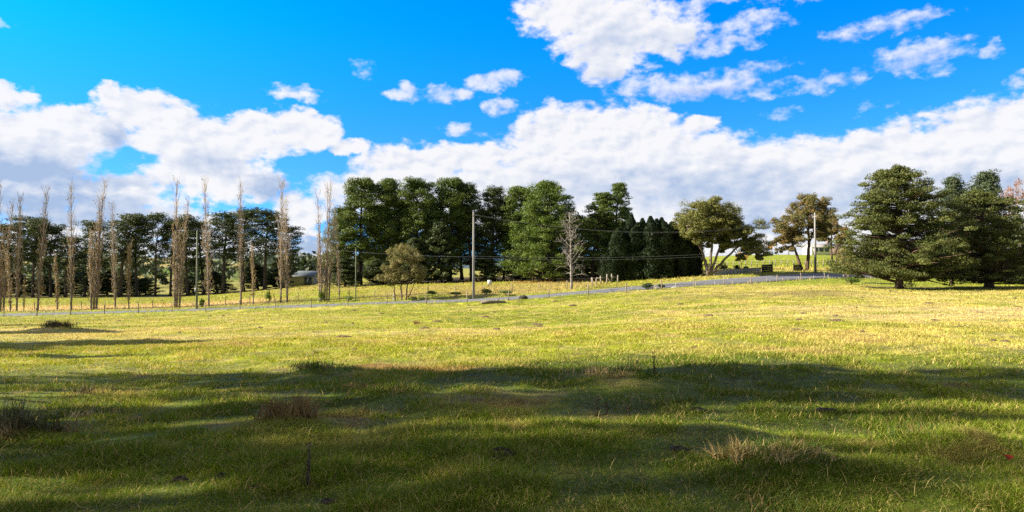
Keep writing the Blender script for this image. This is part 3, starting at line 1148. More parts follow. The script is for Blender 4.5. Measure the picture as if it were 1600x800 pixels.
# --- gums: limbs drawn out, foliage in separate clumps at their ends
def clump_tree(scale, limbs, clumps, ln=.14, wd=.05, dens=130, flat=.7, sub=8, seedy=0):
    """limbs: (points (x, z) in photo pixels from the foot, radius start, radius end); clumps: (x, z, radius) in pixels; depth is spread evenly"""
    tb = MB()
    cb_ = MB()
    allp = []
    for li, (pts, r0, r1, dep) in enumerate(limbs):
        p = np.array([(x * scale, dep * (k / max(1, len(pts) - 1)), z * scale) for k, (x, z) in enumerate(pts)], float)
        # resample with a little wander
        t = np.linspace(0, len(p) - 1, len(p) * 4)
        q = np.stack([np.interp(t, np.arange(len(p)), p[:, a_]) for a_ in range(3)], 1)
        q[1:] += rng.normal(size=(len(q) - 1, 3)) * .05
        tb.tube(q, np.linspace(r0 * .8, r1 * .7, len(q)), 8)
        allp.append(q[len(q) // 3:])
    allp = np.concatenate(allp)
    for (x, z, r) in clumps:
        for front in (-1, 0, 1):
            if front == 0 and rng.random() < .35:
                continue
            R_ = r * scale * rng.uniform(.95, 1.4)
            c = np.array([x * scale + rng.normal() * R_ * .4, front * R_ * rng.uniform(.8, 2.2), z * scale + rng.normal() * R_ * .25])
            a0 = allp[np.argmin(((allp - c) ** 2).sum(1) + rng.random(len(allp)) * .6)]
            mid = (a0 + c) / 2 + np.array([0, 0, -.12 * np.linalg.norm(c - a0)]) + rng.normal(size=3) * .15
            t = np.linspace(0, 1, 7)[:, None]
            br = a0 * (1 - t) ** 2 + 2 * mid * t * (1 - t) + c * t * t
            tb.tube(br, np.linspace(.075, .02, 7), 5, cap=False)
            for k in range(sub):
                o_ = rdir(1)[0] * R_ * rng.uniform(.4, 1.05) * np.array([1, 1, .6])
                e = c + o_
                tb.tube(np.stack([c, c + o_ * .55 + np.array([0, 0, -.05]), e]), [.022, .016, .008], 4, cap=False)
                q = R_ * rng.uniform(.36, .66)
                puff(cb_, e, (q, q, q * flat), int(dens * rng.uniform(.7, 1.2)), ln, wd, up=-.25, shell=.35)
    return tb, cb_


tb, cb_ = clump_tree(.1012, [([(2, -3), (0, 18), (-6, 38), (-12, 62), (-20, 90)], .42, .10, .6), ([(4, 2), (6, 25), (8, 55), (12, 85), (10, 108)], .34, .08, -.8),
                             ([(6, 2), (16, 30), (28, 60), (36, 88)], .30, .08, .8), ([(5, 0), (24, 22), (44, 42), (60, 54), (74, 58)], .30, .08, -.5),
                             ([(-6, 38), (-22, 58), (-34, 78)], .18, .06, -1.2)],
                     [(-30, 88, 14), (-18, 104, 15), (0, 112, 16), (16, 110, 15), (32, 100, 16), (44, 86, 15), (24, 86, 14), (4, 92, 14), (-14, 80, 13), (-34, 74, 11), (54, 74, 14),
                      (36, 66, 12), (66, 62, 13), (78, 52, 12), (84, 42, 10), (66, 40, 10), (56, 50, 9), (-22, 62, 9), (12, 70, 10), (58, 30, 6), (82, 32, 7), (-6, 98, 13), (8, 102, 14), (24, 98, 14), (-24, 92, 12), (38, 78, 13), (50, 62, 12), (-12, 68, 10), (24, 72, 11), (72, 50, 10), (-30, 66, 10), (-6, 74, 11), (12, 78, 11), (-20, 84, 12), (40, 92, 13), (48, 78, 12), (32, 84, 12), (0, 84, 12), (-16, 56, 9), (0, 60, 9), (15, 58, 9), (30, 56, 9), (42, 50, 8), (8, 50, 7), (26, 46, 7), (-26, 74, 10)])
GUM = proto('spreading_gum', [('trunk', tb, M['barkpale']), ('crown', cb_, M['gum'])])
# --- rusty gum
RL = [([(-4, -3), (-10, 22), (-18, 45), (-26, 70)], .36, .08, .6), ([(4, -3), (6, 30), (6, 62), (8, 92), (8, 112)], .40, .08, -.4), ([(6, 40), (18, 66), (24, 88)], .2, .06, .6),
      ([(6, 60), (-4, 84), (-6, 100)], .16, .06, .5)]
RC = [(8, 112, 9), (20, 104, 9), (-2, 102, 8), (14, 90, 9), (28, 86, 9), (-8, 88, 8), (-28, 76, 10), (-40, 66, 8), (-18, 66, 9), (28, 70, 9), (2, 72, 8), (-30, 52, 8), (-16, 46, 9), (16, 58, 8),
      (-38, 44, 6), (-24, 34, 6), (30, 56, 6), (4, 82, 9), (14, 74, 9), (-14, 78, 9), (22, 96, 8), (-34, 60, 8), (-8, 58, 8), (10, 102, 9), (26, 62, 7)]
tb, cb_ = clump_tree(.1097, RL, RC, dens=100, flat=.9)
RUSTY = proto('rusty_gum', [('trunk', tb, M['barkdark']), ('crown', cb_, M['rust'])])
# --- young gum with several stems
tb, cb_ = clump_tree(.0815, [([(-2, -3), (-4, 18), (-6, 38), (-4, 60)], .14, .04, .3), ([(3, -3), (6, 20), (10, 42), (14, 62)], .14, .04, -.3), ([(6, -3), (14, 18), (20, 40)], .11, .03, .3),
                             ([(-14, -2), (-16, 20), (-24, 34)], .12, .03, .4)],
                     [(10, 72, 10), (-4, 68, 10), (22, 62, 9), (-14, 56, 10), (6, 56, 10), (24, 46, 9), (-28, 44, 8), (-34, 34, 6), (-12, 40, 9), (8, 40, 9), (26, 32, 7), (-22, 30, 7)],
                     ln=.10, wd=.032, dens=110, flat=1.0)
YGUM = proto('young_gum', [('trunk', tb, M['barkdark']), ('crown', cb_, M['sapgum'])])
# --- bare tree beside the road
tb = MB()
tp = curve((0, 0, -.3), (.03, 0, 1), 10.4, 12, 0, .02)
tb.tube(tp, np.linspace(.19, .03, 13), 7)
bb = MB()
for i in range(46):
    t = .16 + .8 * (i + rng.random()) / 46
    z = t * 12
    i0 = min(int(z), 11)
    s0 = tp[i0] + (tp[i0 + 1] - tp[i0]) * (z - i0)
    th = i * 2.4 + rng.normal() * .4
    L = 10.4 * np.interp(t, [.1, .3, .6, 1], [.17, .25, .22, .09]) * rng.uniform(.75, 1.1)
    pts = curve(s0, (math.cos(th), math.sin(th), .95 if t > .3 else .5), L, 6, .15 if t > .3 else -.2, .13)
    bb.tube(pts, np.linspace(.05, .014, 7), 4, cap=False)
    for k in range(7):
        f = .25 + .75 * rng.random()
        j = f * 6
        i1 = min(int(j), 5)
        q = pts[i1] + (pts[i1 + 1] - pts[i1]) * (j - i1)
        tw = curve(q, rdir(1)[0] + np.array([math.cos(th), math.sin(th), .2]) * .9, L * rng.uniform(.2, .45), 4, -.05, .2)
        bb.tube(tw, np.linspace(.022, .011, 5), 3, cap=False)
BARE = proto('bare_tree', [('trunk', tb, M['deadwood']), ('crown', bb, M['deadwood'])])
# --- distant bare trees
DB = []
for k in range(2):
    tb, _ = broadleaf(12, 9, [(0, 0, (0, 0, 1), 3.0)], depth=5, trunk_r=.3, split=3, spread=.5, bare=True, lenf=.72, lift=.2)
    DB.append(proto('leafless_tree', [('trunk', tb, M['deadwood'])]))
# --- poplars
POP = {
    'tall': [], 'double': [], 'short': [], 'multi': []}
for k in range(3):
    a_, b_, c_ = poplar(20, nb=64, leaf=300, leaf_top=.5, r=.20, spread=.045, low=.06)
    POP['tall'].append(proto('poplar', [('trunk', a_, M['barkpop']), ('crown', b_, M['twig']), ('dry_leaves', c_, M['poplar_leaf'])]))
for k in range(2):
    a_, b_, c_ = poplar(20, ((0, 0, 1.0), (1.0, .3, .86), (-.9, -.2, .6)), nb=60, leaf=850, leaf_top=.62, r=.20, spread=.05, low=.05)
    POP['double'].append(proto('forked_poplar', [('trunk', a_, M['barkpop']), ('crown', b_, M['twig']), ('dry_leaves', c_, M['poplar_leaf'])]))
a_, b_, c_ = poplar(20, ((.2, 0, 1.0), (1.2, .3, .97), (-1.2, -.2, .9), (2.0, .4, .8), (-2.0, 0, .55)), nb=44, leaf=800, leaf_top=.66, r=.17, spread=.06, low=.05)
POP['multi'].append(proto('many_stemmed_poplar', [('trunk', a_, M['barkpop']), ('crown', b_, M['twig']), ('dry_leaves', c_, M['poplar_leaf'])]))
for k in range(2):
    a_, b_, c_ = poplar(10, nb=44, leaf=500, leaf_top=.9, r=.12, spread=.06, low=.08)
    POP['short'].append(proto('short_poplar', [('trunk', a_, M['barkpop']), ('crown', b_, M['twig']), ('dry_leaves', c_, M['poplar_leaf'])]))

GP = 'poplars in the row beyond the road'
POPS = [  # photo column of foot, depth, top row, kind, index, lean to the right, label
    (2, 100, 278, 'double', 0, 0.00, 'leafy brown poplar cut by the left edge of the photo'),
    (17, 99, 388, 'short', 0, 0.0, 'small brown poplar just left of the slim leaning second tall poplar'),
    (27, 100, 298, 'tall', 0, .028, 'slim leaning poplar, second tall one from the left edge'),
    (38, 99, 432, 'short', 1, 0.0, 'shortest stub of a poplar near the left edge, reaching only to the pine trunks'),
    (60, 100, 284, 'tall', 1, .018, 'slim tall poplar, third tall one from the left edge'),
    (90, 99.5, 392, 'short', 0, 0.0, 'short brown poplar between the third and fourth tall poplars from the left'),
    (112, 99.5, 273, 'tall', 2, .022, 'very slim pale poplar, fourth tall one from the left'),
    (147, 99, 266, 'double', 1, .02, 'thickest poplar of the left half, rusty brown below, bare above'),
    (181, 98.5, 312, 'tall', 0, .03, 'leaning medium poplar right of the thick brown one, its top lower than its neighbours'),
    (202, 98.5, 372, 'short', 1, .01, 'thin grey poplar of half height at the right foot of the leaning medium poplar'),
    (277, 97.5, 273, 'double', 0, .014, 'broad forked poplar standing alone just left of the green roadside pole'),
    (327, 96.5, 273, 'tall', 1, .012, 'slim straight poplar right of the green roadside pole'),
    (377, 96, 271, 'tall', 2, .012, 'slim straight poplar left of the short grey stem'),
    (396, 95.5, 376, 'short', 0, .02, 'short bare grey poplar stem before the round-topped pines'),
    (439, 95, 275, 'tall', 0, .008, 'tall poplar beside the yellow-green bush, with a bare side leader'),
    (507, 92.5, 274, 'multi', 0, .006, 'many-stemmed poplar clump with a green bush at its foot'),
    (531, 92, 335, 'tall', 1, .014, 'lower grey poplar at the right side of the many-stemmed clump'),
]
for (px, d, top, kd, ix, lean, lab) in POPS:
    pt = plant('poplar', POP[kd][ix], 'poplar_tree', px, d, top, lab, 'poplar', GP, lean=(0, lean), rz=(.3 * ix if kd in ('multi', 'double') else None))
    pt.scale.x *= .8
    pt.scale.y *= .8
plant('poplar', POP['tall'][2], 'poplar_tree', 449, 95.6, 298, 'thin bare poplar close behind the one at the yellow-green bush', 'poplar', GP, lean=(0, .012))

GL = 'pines in the row behind the poplars'
LP = [(3, 150, 350, 4, 'dark low-branched pine at the left edge of the photo'),
      (28, 151, 336, 0, 'flat-topped pine behind the second tall poplar from the left'),
      (52, 149, 340, 2, 'open pine with a tall bare trunk between the second and third tall poplars'),
      (80, 152, 350, 1, 'rounded pine right behind the third tall poplar from the left'),
      (103, 149, 367, 2, 'low-topped pine with bare trunk left of the fourth tall poplar'),
      (132, 153, 386, 4, 'shortest pine of the left row, between the fourth poplar and the thick brown one'),
      (149, 150, 343, 1, 'dark pine hidden mostly by the thick brown poplar'),
      (188, 149, 333, 0, 'wide-headed pine directly behind the leaning medium poplar'),
      (214, 152, 334, 1, 'layered pine just right of the thin half-height poplar'),
      (243, 150, 331, 3, 'open pine with a forked bare trunk left of the broad forked poplar'),
      (267, 152, 340, 2, 'slim pine touching the left side of the broad forked poplar'),
      (293, 149, 335, 1, 'dark pine between the broad forked poplar and the green pole'),
      (319, 153, 345, 4, 'lower bushy pine just right of the green pole'),
      (349, 149, 329, 0, 'tall round-headed pine between the two slim straight poplars'),
      (381, 151, 323, 1, 'tallest pine of the left row, behind the short grey poplar stem'),
      (414, 149, 325, 0, 'broad round-headed pine left of the poplar at the yellow-green bush'),
      (443, 150, 352, 4, 'outermost pine on the right end of the left row with drooping dark side')]
for (px, d, top, ix, lab) in LP:
    plant('umb', UMB[ix], 'pine_tree', px, d, top, lab, 'pine', GL, width=[74, 62, 56, 54, 64][ix])

GLU = 'low dark trees behind the left pine row'
for (px, d, top, wd) in [(-6, 158, 412, 50), (26, 159, 425, 46), (60, 158, 430, 44), (88, 160, 432, 44), (112, 160, 420, 50), (140, 158, 428, 46), (200, 160, 426, 46), (168, 160, 420, 52), (228, 158, 434, 40), (296, 158, 430, 44), (340, 157, 424, 50), (404, 158, 410, 52), (436, 157, 404, 46)]:
    plant('und', UNDER, 'conifer_tree', px, d, top, 'low dark tree closing the gaps behind the left pine trunks', 'conifer', GLU, width=wd)
GM = 'pines in the dense middle block'
MP = [(528, 128, 322, 4, 62, 'leftmost and lowest pine of the dense middle block, behind the many-stemmed poplar'),
      (562, 128, 277, 0, 78, 'tall round-topped pine second from the left in the dense middle block'),
      (606, 129, 277, 1, 72, 'olive-tinged pine third from the left in the dense middle block'),
      (650, 128, 278, 3, 76, 'full dark pine in the dense middle block, right behind the young gum'),
      (702, 129, 277, 0, 78, 'tall pine of the dense middle block just left of the wooden power pole'),
      (737, 130, 285, 2, 62, 'pine directly behind the wooden power pole'),
      (768, 129, 289, 2, 60, 'dark pine just right of the wooden power pole'),
      (787, 132, 305, 4, 40, 'narrow dark pine on the right end of the dense middle block')]
for (px, d, top, ix, wd, lab) in MP:
    plant('den', DEN[ix], 'pine_tree', px, d, top, lab, 'pine', GM, width=wd)
GB = 'pines in the shaded depth of the middle block'
for (px, d, top, ix, wd) in [(588, 141, 318, 1, 60), (632, 142, 312, 3, 60), (680, 141, 312, 4, 60), (722, 143, 318, 1, 60), (758, 142, 325, 3, 50)]:
    plant('den', DEN[ix], 'pine_tree', px, d, top, 'shaded pine filling the depth behind the front trees of the dense middle block', 'pine', GB, width=wd)
GBH = 'dark trees behind the right half of the pine belt'
for (px, d, top, ix, wd) in [(808, 146, 335, 3, 70), (845, 148, 330, 1, 76), (890, 146, 338, 3, 80), (930, 147, 335, 1, 76), (965, 146, 345, 3, 76), (1000, 148, 352, 1, 80)]:
    plant('den', DEN[ix], 'pine_tree', px, d, top, 'shaded pine closing the view behind the broad pine, bare tree and cypress row', 'pine', GBH, width=wd)
for (px, d, top, wd) in [(812, 140, 405, 60), (868, 140, 400, 64), (905, 141, 402, 60), (940, 140, 400, 60)]:
    plant('und', UNDER, 'conifer_tree', px, d, top, 'low dark conifer behind the broad pine and the bare tree', 'conifer', 'low conifers behind the broad pine', width=wd)
GU = 'low conifers under the middle pines'
for (px, d, top, wd, lab) in [(600, 124, 405, 60, 'low conifer behind the crown of the young gum'), (690, 124, 345, 62, 'dark mid-height conifer left of the wooden power pole'),
                              (655, 124, 372, 60, 'low conifer between the young gum and the darker conifer by the pole'),
                              (540, 124, 400, 60, 'low conifer at the left foot of the middle block'),
                              (762, 125, 390, 50, 'low dark conifer at the right foot of the wooden power pole')]:
    plant('und', UNDER, 'conifer_tree', px, d, top, lab, 'conifer', GU, width=wd)
plant('den', DEN[1], 'pine_tree', 820, 128, 291, 'pine rising behind the left shoulder of the broad bright pine', 'pine', width=74)
plant('broad', BROAD, 'pine_tree', 852, 120, 283, 'broad bright green pine with branches sweeping to the ground, left of the bare tree', 'pine', width=122)
plant('slim', SLIM, 'pine_tree', 926, 120, 302, 'pine half hidden behind the bare tree', 'pine', width=86)
plant('slim', SLIM, 'pine_tree', 960, 121, 287, 'open-crowned tall pine between the bare tree and the dark cypresses', 'pine', width=66)
plant('slim', SLIM, 'pine_tree', 985, 124, 322, 'slim pine peeping over the left end of the cypress row', 'pine', width=40)
plant('bare', BARE, 'bare_tree', 893, 90.5, 329, 'pale leafless tree beside the road before the broad pine', 'tree', lean=(0, .02))
plant('ygum', YGUM, 'gum_tree', 631, 87, 381, 'small young gum with several stems and pale olive crown beside the road', 'gum tree', rz=0, width=74)
GC = 'cypresses in the dark row'
CY = [(957, 113, 396, 3, 44, 'lowest dark cypress at the left end of the row'), (971, 112, 368, 2, 40, 'second dark cypress from the left end of the row'),
      (987, 113, 334, 1, 27, 'tallest dark cypress of the row, near its left end'), (1003, 112.5, 341, 2, 36, 'dark cypress fourth from the left in the row'),
      (1017, 113, 337, 1, 30, 'dark cypress fifth from the left in the row'), (1028, 112.3, 342, 3, 40, 'dark cypress sixth from the left in the row'),
      (1042, 113, 339, 2, 36, 'dark cypress third from the right end of the row'), (1057, 112.3, 345, 3, 44, 'dark cypress second from the right end of the row'),
      (1072, 112, 352, 3, 46, 'dark cypress at the right end of the row, against the spreading gum'),
      (1010, 110.5, 345, 3, 58, 'low dark cypress standing in front of the middle of the row'), (1044, 110.5, 346, 3, 58, 'low dark cypress standing in front of the right half of the row'),
      (980, 110.5, 354, 3, 56, 'low dark cypress standing in front of the left part of the row'), (1072, 110.7, 355, 3, 48, 'low dark cypress in front of the right end of the row'),
      (960, 110.8, 392, 3, 44, 'low dark cypress in front of the left end of the row')]
for (px, d, top, ix, wd, lab) in CY:
    plant('cyp', CYP[ix], 'cypress_tree', px, d, top, lab, 'cypress', GC, width=wd)
plant('gum', GUM, 'gum_tree', 1104, 108, 309, 'big spreading gum with pale forked limbs beside the cypress row', 'gum tree', rz=0, width=None)
plant('rusty', RUSTY, 'gum_tree', 1257, 117, 302, 'rusty brown-leaved gum with two trunks left of the far power pole', 'gum tree', rz=0)
plant('rusty', RUSTY, 'gum_tree', 1303, 150, 334, 'rusty gum just right of the far power pole, partly behind the layered conifer', 'gum tree', rz=2.4, width=52)
plant('cedar', CEDAR, 'conifer_tree', 1405, 78, 260, 'layered olive conifer standing in front of the right-hand trees, trunk base visible', 'conifer', rz=.6)
plant('round', ROUND, 'conifer_tree', 1545, 80, 297, 'broad dark round-headed conifer at the right, its trunk in deep shade', 'conifer', rz=1.0, width=180)
plant('blue', BLUE, 'conifer_tree', 1487, 92, 274, 'narrow grey-green conifer between the two big right-hand conifers', 'conifer', width=62)
plant('blue', BLUE, 'conifer_tree', 1533, 96, 266, 'tall grey-green conifer rising behind the broad dark round-headed one', 'conifer', width=74)
plant('ygum', YGUM, 'gum_tree', 1325, 92, 385, 'bushy small gum at the left skirt of the layered conifer', 'gum tree', width=44)
plant('round', ROUND, 'conifer_tree', 1640, 84, 330, 'dark conifer cut by the right edge of the photo', 'conifer', rz=2.0, width=130)
for (px, d, top, wd) in [(1372, 118, 385, 70), (1440, 112, 372, 80), (1492, 108, 350, 84), (1560, 106, 345, 90), (1620, 108, 345, 90), (1520, 96, 395, 70), (1585, 95, 392, 80)]:
    plant('und', UNDER, 'conifer_tree', px, d, top, 'dark conifer filling the shade behind the two big right-hand conifers', 'conifer', 'dark conifers behind the big right-hand ones', width=wd)
tb, cb_ = broadleaf(12, 8, [(0, 0, (0, 0, 1), 3.0)], depth=4, trunk_r=.25, split=3, spread=.5, nleaf=26, pr=.6, ln=.12, wd=.05, lenf=.74, lift=.2)
PINK = proto('pinkish_tree', [('trunk', tb, M['deadwood']), ('crown', cb_, M['pinktwig'])])
plant('pink', PINK, 'autumn_tree', 1600, 100, 277, 'thin pinkish autumn tree at the right edge behind the dark conifers', 'tree', width=70)
GD = 'bare trees on the far green rise'
plant('db', DB[0], 'bare_tree', 1200, 215, 362, 'leftmost grey bare tree on the far green rise', 'tree', GD, width=34)
plant('db', DB[1], 'bare_tree', 1216, 222, 368, 'middle grey bare tree on the far green rise', 'tree', GD, width=30)
plant('db', DB[0], 'bare_tree', 1232, 218, 372, 'right grey bare tree on the far green rise, behind the rusty gum', 'tree', GD, width=30, rz=1.0)
tb, cb_ = broadleaf(4, 3, [(0, 0, (0, 0, 1), 1.0)], depth=3, trunk_r=.08, split=3, spread=.6, nleaf=60, pr=.5, ln=.12, wd=.06, lenf=.75)
fit(tb, cb_, 3.6, 3.2)
YEL = proto('yellow_tree', [('trunk', tb, M['barkdark']), ('crown', cb_, M['yellow'])])
plant('yel', YEL, 'autumn_tree', 1158, 124, 393, 'small orange-yellow autumn tree under the right limbs of the spreading gum', 'tree')
plant('yel', YEL, 'autumn_tree', 1207, 205, 380, 'small yellow autumn tree in front of the far bare trees', 'tree', width=14)

# trees outside the frame, to the left and behind, that shade the foreground paddock
GS = 'shade trees on the near left'


def shade(px_x, y, kind, h, wd, lab, rz=None):
    pos = Vector((px_x, y, float(zf(np.array([px_x]), np.array([float(y)]))[0])))
    me = kind
    H0, W0 = span(me)
    root = thing('shade_tree', lab, 'tree', pos, 0, GS)
    for pn, m_ in me:
        c = bpy.data.objects.new(pn, m_)
        COL.objects.link(c)
        c.parent = root
    root.scale = (wd / 2 / W0, wd / 2 / W0, h / H0)
    root.rotation_euler = (0, 0, rng.random() * 6.28 if rz is None else rz)


rng = np.random.default_rng(2)
tb, cb_ = broadleaf(16, 8, [(0, 0, (-.05, .05, 1), 5.0)], depth=5, trunk_r=.38, split=3, spread=.6, nleaf=150, pr=.95, ln=.15, wd=.06, flat=.7, lenf=.72, droop=.12,
                    taper=.72, lift=.16, drop=.24)
fit(tb, cb_, 16, 10)
OPEN = proto('open_gum', [('trunk', tb, M['barkpale']), ('crown', cb_, M['gum'])])
_made[id(OPEN)] = []
SH = [(-17.5, 9.9, OPEN, 14, 4.6), (-31, 9.6, OPEN, 22, 5.0), (-15.5, 10.4, OPEN, 9, 3.6), (-25, 11.2, OPEN, 17, 2.6),
      (-20, 5.4, OPEN, 12, 3.0), (-28, 6.3, OPEN, 17, 2.0), (-15, 4.2, OPEN, 8.5, 2.8), (-18, 1.6, OPEN, 14, 2.6), (-30, 3.0, OPEN, 22, 1.8),
      (-38, 7.2, OPEN, 25, 2.3), (-14.5, 7.3, OPEN, 8, 1.8), (-20, 12.4, OPEN, 10, 3.0), (-36, 10.9, OPEN, 26, 2.6), (-35, 8.4, OPEN, 26, 1.8), (-37, 4.6, OPEN, 27, 2.2),
      (-42, 25.0, OPEN, 16, 10), (-50, 23.5, OPEN, 19, 10), (-51, 35, OPEN, 17, 12), (-60, 33, OPEN, 19, 9), (-36, 19.0, OPEN, 13.5, 4), (-66, 50, OPEN, 19, 9)]
for i, (x, y, k_, h_, wd) in enumerate(SH):
    shade(x, y, k_, h_, wd, 'tree beyond the left edge of the photo whose shade falls on the near grass')

rng = np.random.default_rng(77)
# ------------------------------------------------------------------ bushes
def bush(name, px, d, w_, h_, mat, label, n=500, group=None, leaf=(.10, .05)):
    root = thing(name, label, 'bush', P(px, d), rng.random() * 6, group)
    tb = MB()
    cb_ = MB()
    for k in range(7):
        th = k * .9
        pts = curve((0, 0, -.05), (math.cos(th) * .5, math.sin(th) * .5, 1), h_ * .6, 3, 0, .1)
        tb.tube(pts, np.linspace(.03, .01, 4), 4)
    for k in range(9):
        r = w_ * .22 * rng.uniform(.8, 1.2)
        th = k * 2.4
        rr = w_ * .28 * math.sqrt(rng.random())
        hz = h_ * (.3 + .5 * rng.random() * (1 - rr / w_))
        puff(cb_, (rr * math.cos(th), rr * math.sin(th), max(hz, r * .8)), (r, r, h_ * .3), n // 9, leaf[0], leaf[1], shell=.5)
    tb.build('stem', M['bark'], root)
    cb_.build('foliage', mat, root)
    return root


bush('bush', 420, 95, 1.1, 1.9, M['bush'], 'bright yellow-green bush between two poplars beside the road')
bush('bush', 502, 92, 1.1, 1.6, M['bush'], 'green bush at the foot of the many-stemmed poplar clump')
bush('bush', 545, 90.5, 1.5, .8, M['bush'], 'low green bush right of the many-stemmed poplar clump')
bush('bush', 316, 95, 1.0, 1.2, M['bush'], 'small green bush at the foot of the green roadside pole')
bush('bush', 1011, 79.5, 1.6, 1.0, M['bush_dark'], 'dark green bush on the near verge in front of the cypress row')
bush('bush', 1033, 81, 1.0, .6, M['bush_dark'], 'smaller dark bush on the near verge right of the other dark one')
bush('bush', 1130, 119, 1.9, 1.7, M['bush_dark'], 'round clipped dark bush behind the left of the pale stone wall')
bush('bush', 1152, 118, 1.5, 1.1, M['bush_dark'], 'low dark bush behind the middle of the pale stone wall')
bush('bush', 1165, 118, 1.2, .8, M['bush'], 'low green bush behind the pale stone wall near its right end')
bush('bush', 1213, 211, 1.4, 1.3, M['bush_dark'], 'tiny dark bush on top of the far green rise')
for (px, d, w_, h_, lab) in [(675, 93, 1.6, .7, 'low scrub left of the wooden power pole'), (712, 88, 2.2, .55, 'wide scrub at the left foot of the wooden power pole'),
                             (760, 88.5, 2.0, .8, 'scrub below the small white sign'), (790, 86.5, 2.6, .5, 'low scrub on the verge right of the small white sign'),
                             (645, 86, 1.4, .5, 'low scrub right of the young gum'), (1330, 86, 2.6, 1.0, 'scrub under the left skirt of the layered conifer')]:
    bush('bush', px, d, w_, h_, M['weedgreen'], lab)

# far scattered trees: one mass on the distant slopes
fb = MB()
for i in range(760):
    d = rng.uniform(195, 760) if i % 2 else rng.uniform(195, 420)
    px = rng.uniform(-500, 640) if i % 3 else rng.uniform(400, 640)
    x, y = PX(px, d)
    z = float(zf(np.array([x]), np.array([y]))[0])
    h = rng.uniform(3, 9)
    for k in range(3):
        puff(fb, (x + rng.normal() * 2, y + rng.normal() * 2, z + h * (.35 + .25 * k)), (h * .4, h * .4, h * .3), 14, 1.1, .55)
tag(fb.build('distant_woodland', M['gum_dark']), 'scattered trees on the far paddocks seen between the pine trunks', 'woodland', kind='stuff')
fb = MB()
for i in range(90):
    d = rng.uniform(230, 420)
    px = rng.uniform(440, 530)
    x, y = PX(px, d)
    z = float(zf(np.array([x]), np.array([y]))[0])
    h = rng.uniform(3, 6.0)
    for k in range(3):
        puff(fb, (x + rng.normal() * 1.5, y + rng.normal() * 1.5, z + h * (.3 + .25 * k)), (h * .4, h * .4, h * .3), 22, .6, .3)
tag(fb.build('distant_woodland', M['gum']), 'grey-green scrub behind the grey shed', 'woodland', kind='stuff')

# ------------------------------------------------------------------ power poles and cables
def pole(px, d, top, mat, label, r=.15, arms=True, name='power_pole', box=False):
    pos = P(px, d)
    h = CAMZ + (HY - top) / F * d - pos.z
    root = thing(name, label, 'pole', pos)
    b = MB()
    b.tube([(0, 0, -.5), (0, 0, h * .5), (0, 0, h)], [r * 1.15, r, r * .8], 12)
    b.build('shaft', mat, root, smooth=True)
    if arms:
        b = MB()
        b.box(-.05, .05, -.9, .9, h - .62, h - .5)
        arm = b.build('crossarm', M['post'], root)
        for k in (-.75, -.3, .3, .75):
            b = MB()
            b.tube([(0, k, h - .499), (0, k, h - .40), (0, k, h - .33)], [.03, .045, .03], 8)
            b.build('insulator', M['porcelain'], arm)
    if box:
        b = MB()
        b.box(-.16, .16, -.34, -.16, 2.3, 2.9)
        b.build('meter_box', M['shedwall'], root)
    return root, pos, h


p1, q1, h1 = pole(740, 84.2, 331, M['polewood'], 'tall wooden power pole beside the road in front of the middle pines', r=.145)
p2, q2, h2 = pole(1274, 111.5, 333, M['polewood'], 'pale power pole at the roadside bend beside the rusty gum', r=.17)
p3, q3, h3 = pole(308, 93, 360, M['polegreen'], 'greenish pole by the road among the poplars', r=.13, arms=False, box=True)
p4, q4, h4 = pole(556, 91, 388, M['polegreen'], 'short thin stay pole right of the many-stemmed poplar clump', r=.06, arms=False, name='stay_pole')


def cable(pa, pb, sag, label, r=.014, group='cables along the road'):
    n = 40
    t = np.linspace(0, 1, n)
    pa = np.array(pa)
    pb = np.array(pb)
    pts = pa[None] * (1 - t)[:, None] + pb[None] * t[:, None]
    pts[:, 2] -= sag * 4 * t * (1 - t)
    b = MB()
    b.tube(pts, np.full(n, r), 5)
    return tag(b.build('power_cable', M['cable']), label, 'cable', group)


def off(q, dx, dy, z):
    return (q.x + dx, q.y + dy, q.z + z)


Lx = (-95.0, 104.0)
q0 = Vector((-95.0, 104.0, float(zf(np.array([-95.0]), np.array([104.0]))[0])))
cable(off(q1, 0, -.22, 5.15), off(q2, 0, -.24, 4.2), .9, 'lower of the two dark cables running right from the wooden pole before the cypresses', .013)
cable(off(q1, 0, -.22, 5.4), off(q2, 0, -.24, 4.6), .9, 'second cable just above the lowest one right of the wooden pole', .013)
cable(off(q1, 0, .75, h1 - .34), off(q2, 0, .75, h2 - .34), 2.4, 'topmost far wire from the wooden pole to the far pole', .010)
cable(off(q1, 0, -.75, h1 - .34), off(q2, 0, -.75, h2 - .34), 2.6, 'topmost near wire from the wooden pole to the far pole', .010)
cable(off(q3, 0, 0, h3 - .1), off(q1, 0, -.22, 5.3), .8, 'cable from the greenish pole to the wooden pole', .007)

# ------------------------------------------------------------------ fences
def fence(label, side, x0, x1, step, h, mat, wires=3, r=.05, skip=0.0):
    """post-and-wire fence that follows the road at a fixed offset"""
    root = thing('wire_fence', label, 'fence', (0, 0, 0))
    xs_ = np.arange(x0, x1, step)
    yc_ = road_y(xs_) + side * np.sqrt(1 + road_slope(xs_) ** 2)
    zs_ = zf(xs_, yc_)
    for x, y, z in zip(xs_, yc_, zs_):
        b = MB()
        hh = h * rng.uniform(.9, 1.08)
        rr = r * rng.uniform(.85, 1.2)
        b.tube([(x, y, z - .3), (x + rng.normal() * .02, y, z + hh * .5), (x + rng.normal() * .04, y + rng.normal() * .04, z + hh)], [rr, rr, rr * .95], 6)
        b.build('post', mat, root)
    for k in range(wires):
        b = MB()
        b.tube(np.stack([xs_, yc_, zs_ + h * (.35 + .28 * k)], 1), np.full(len(xs_), .006), 4)
        b.build('wire', M['wire'], root)
    return root


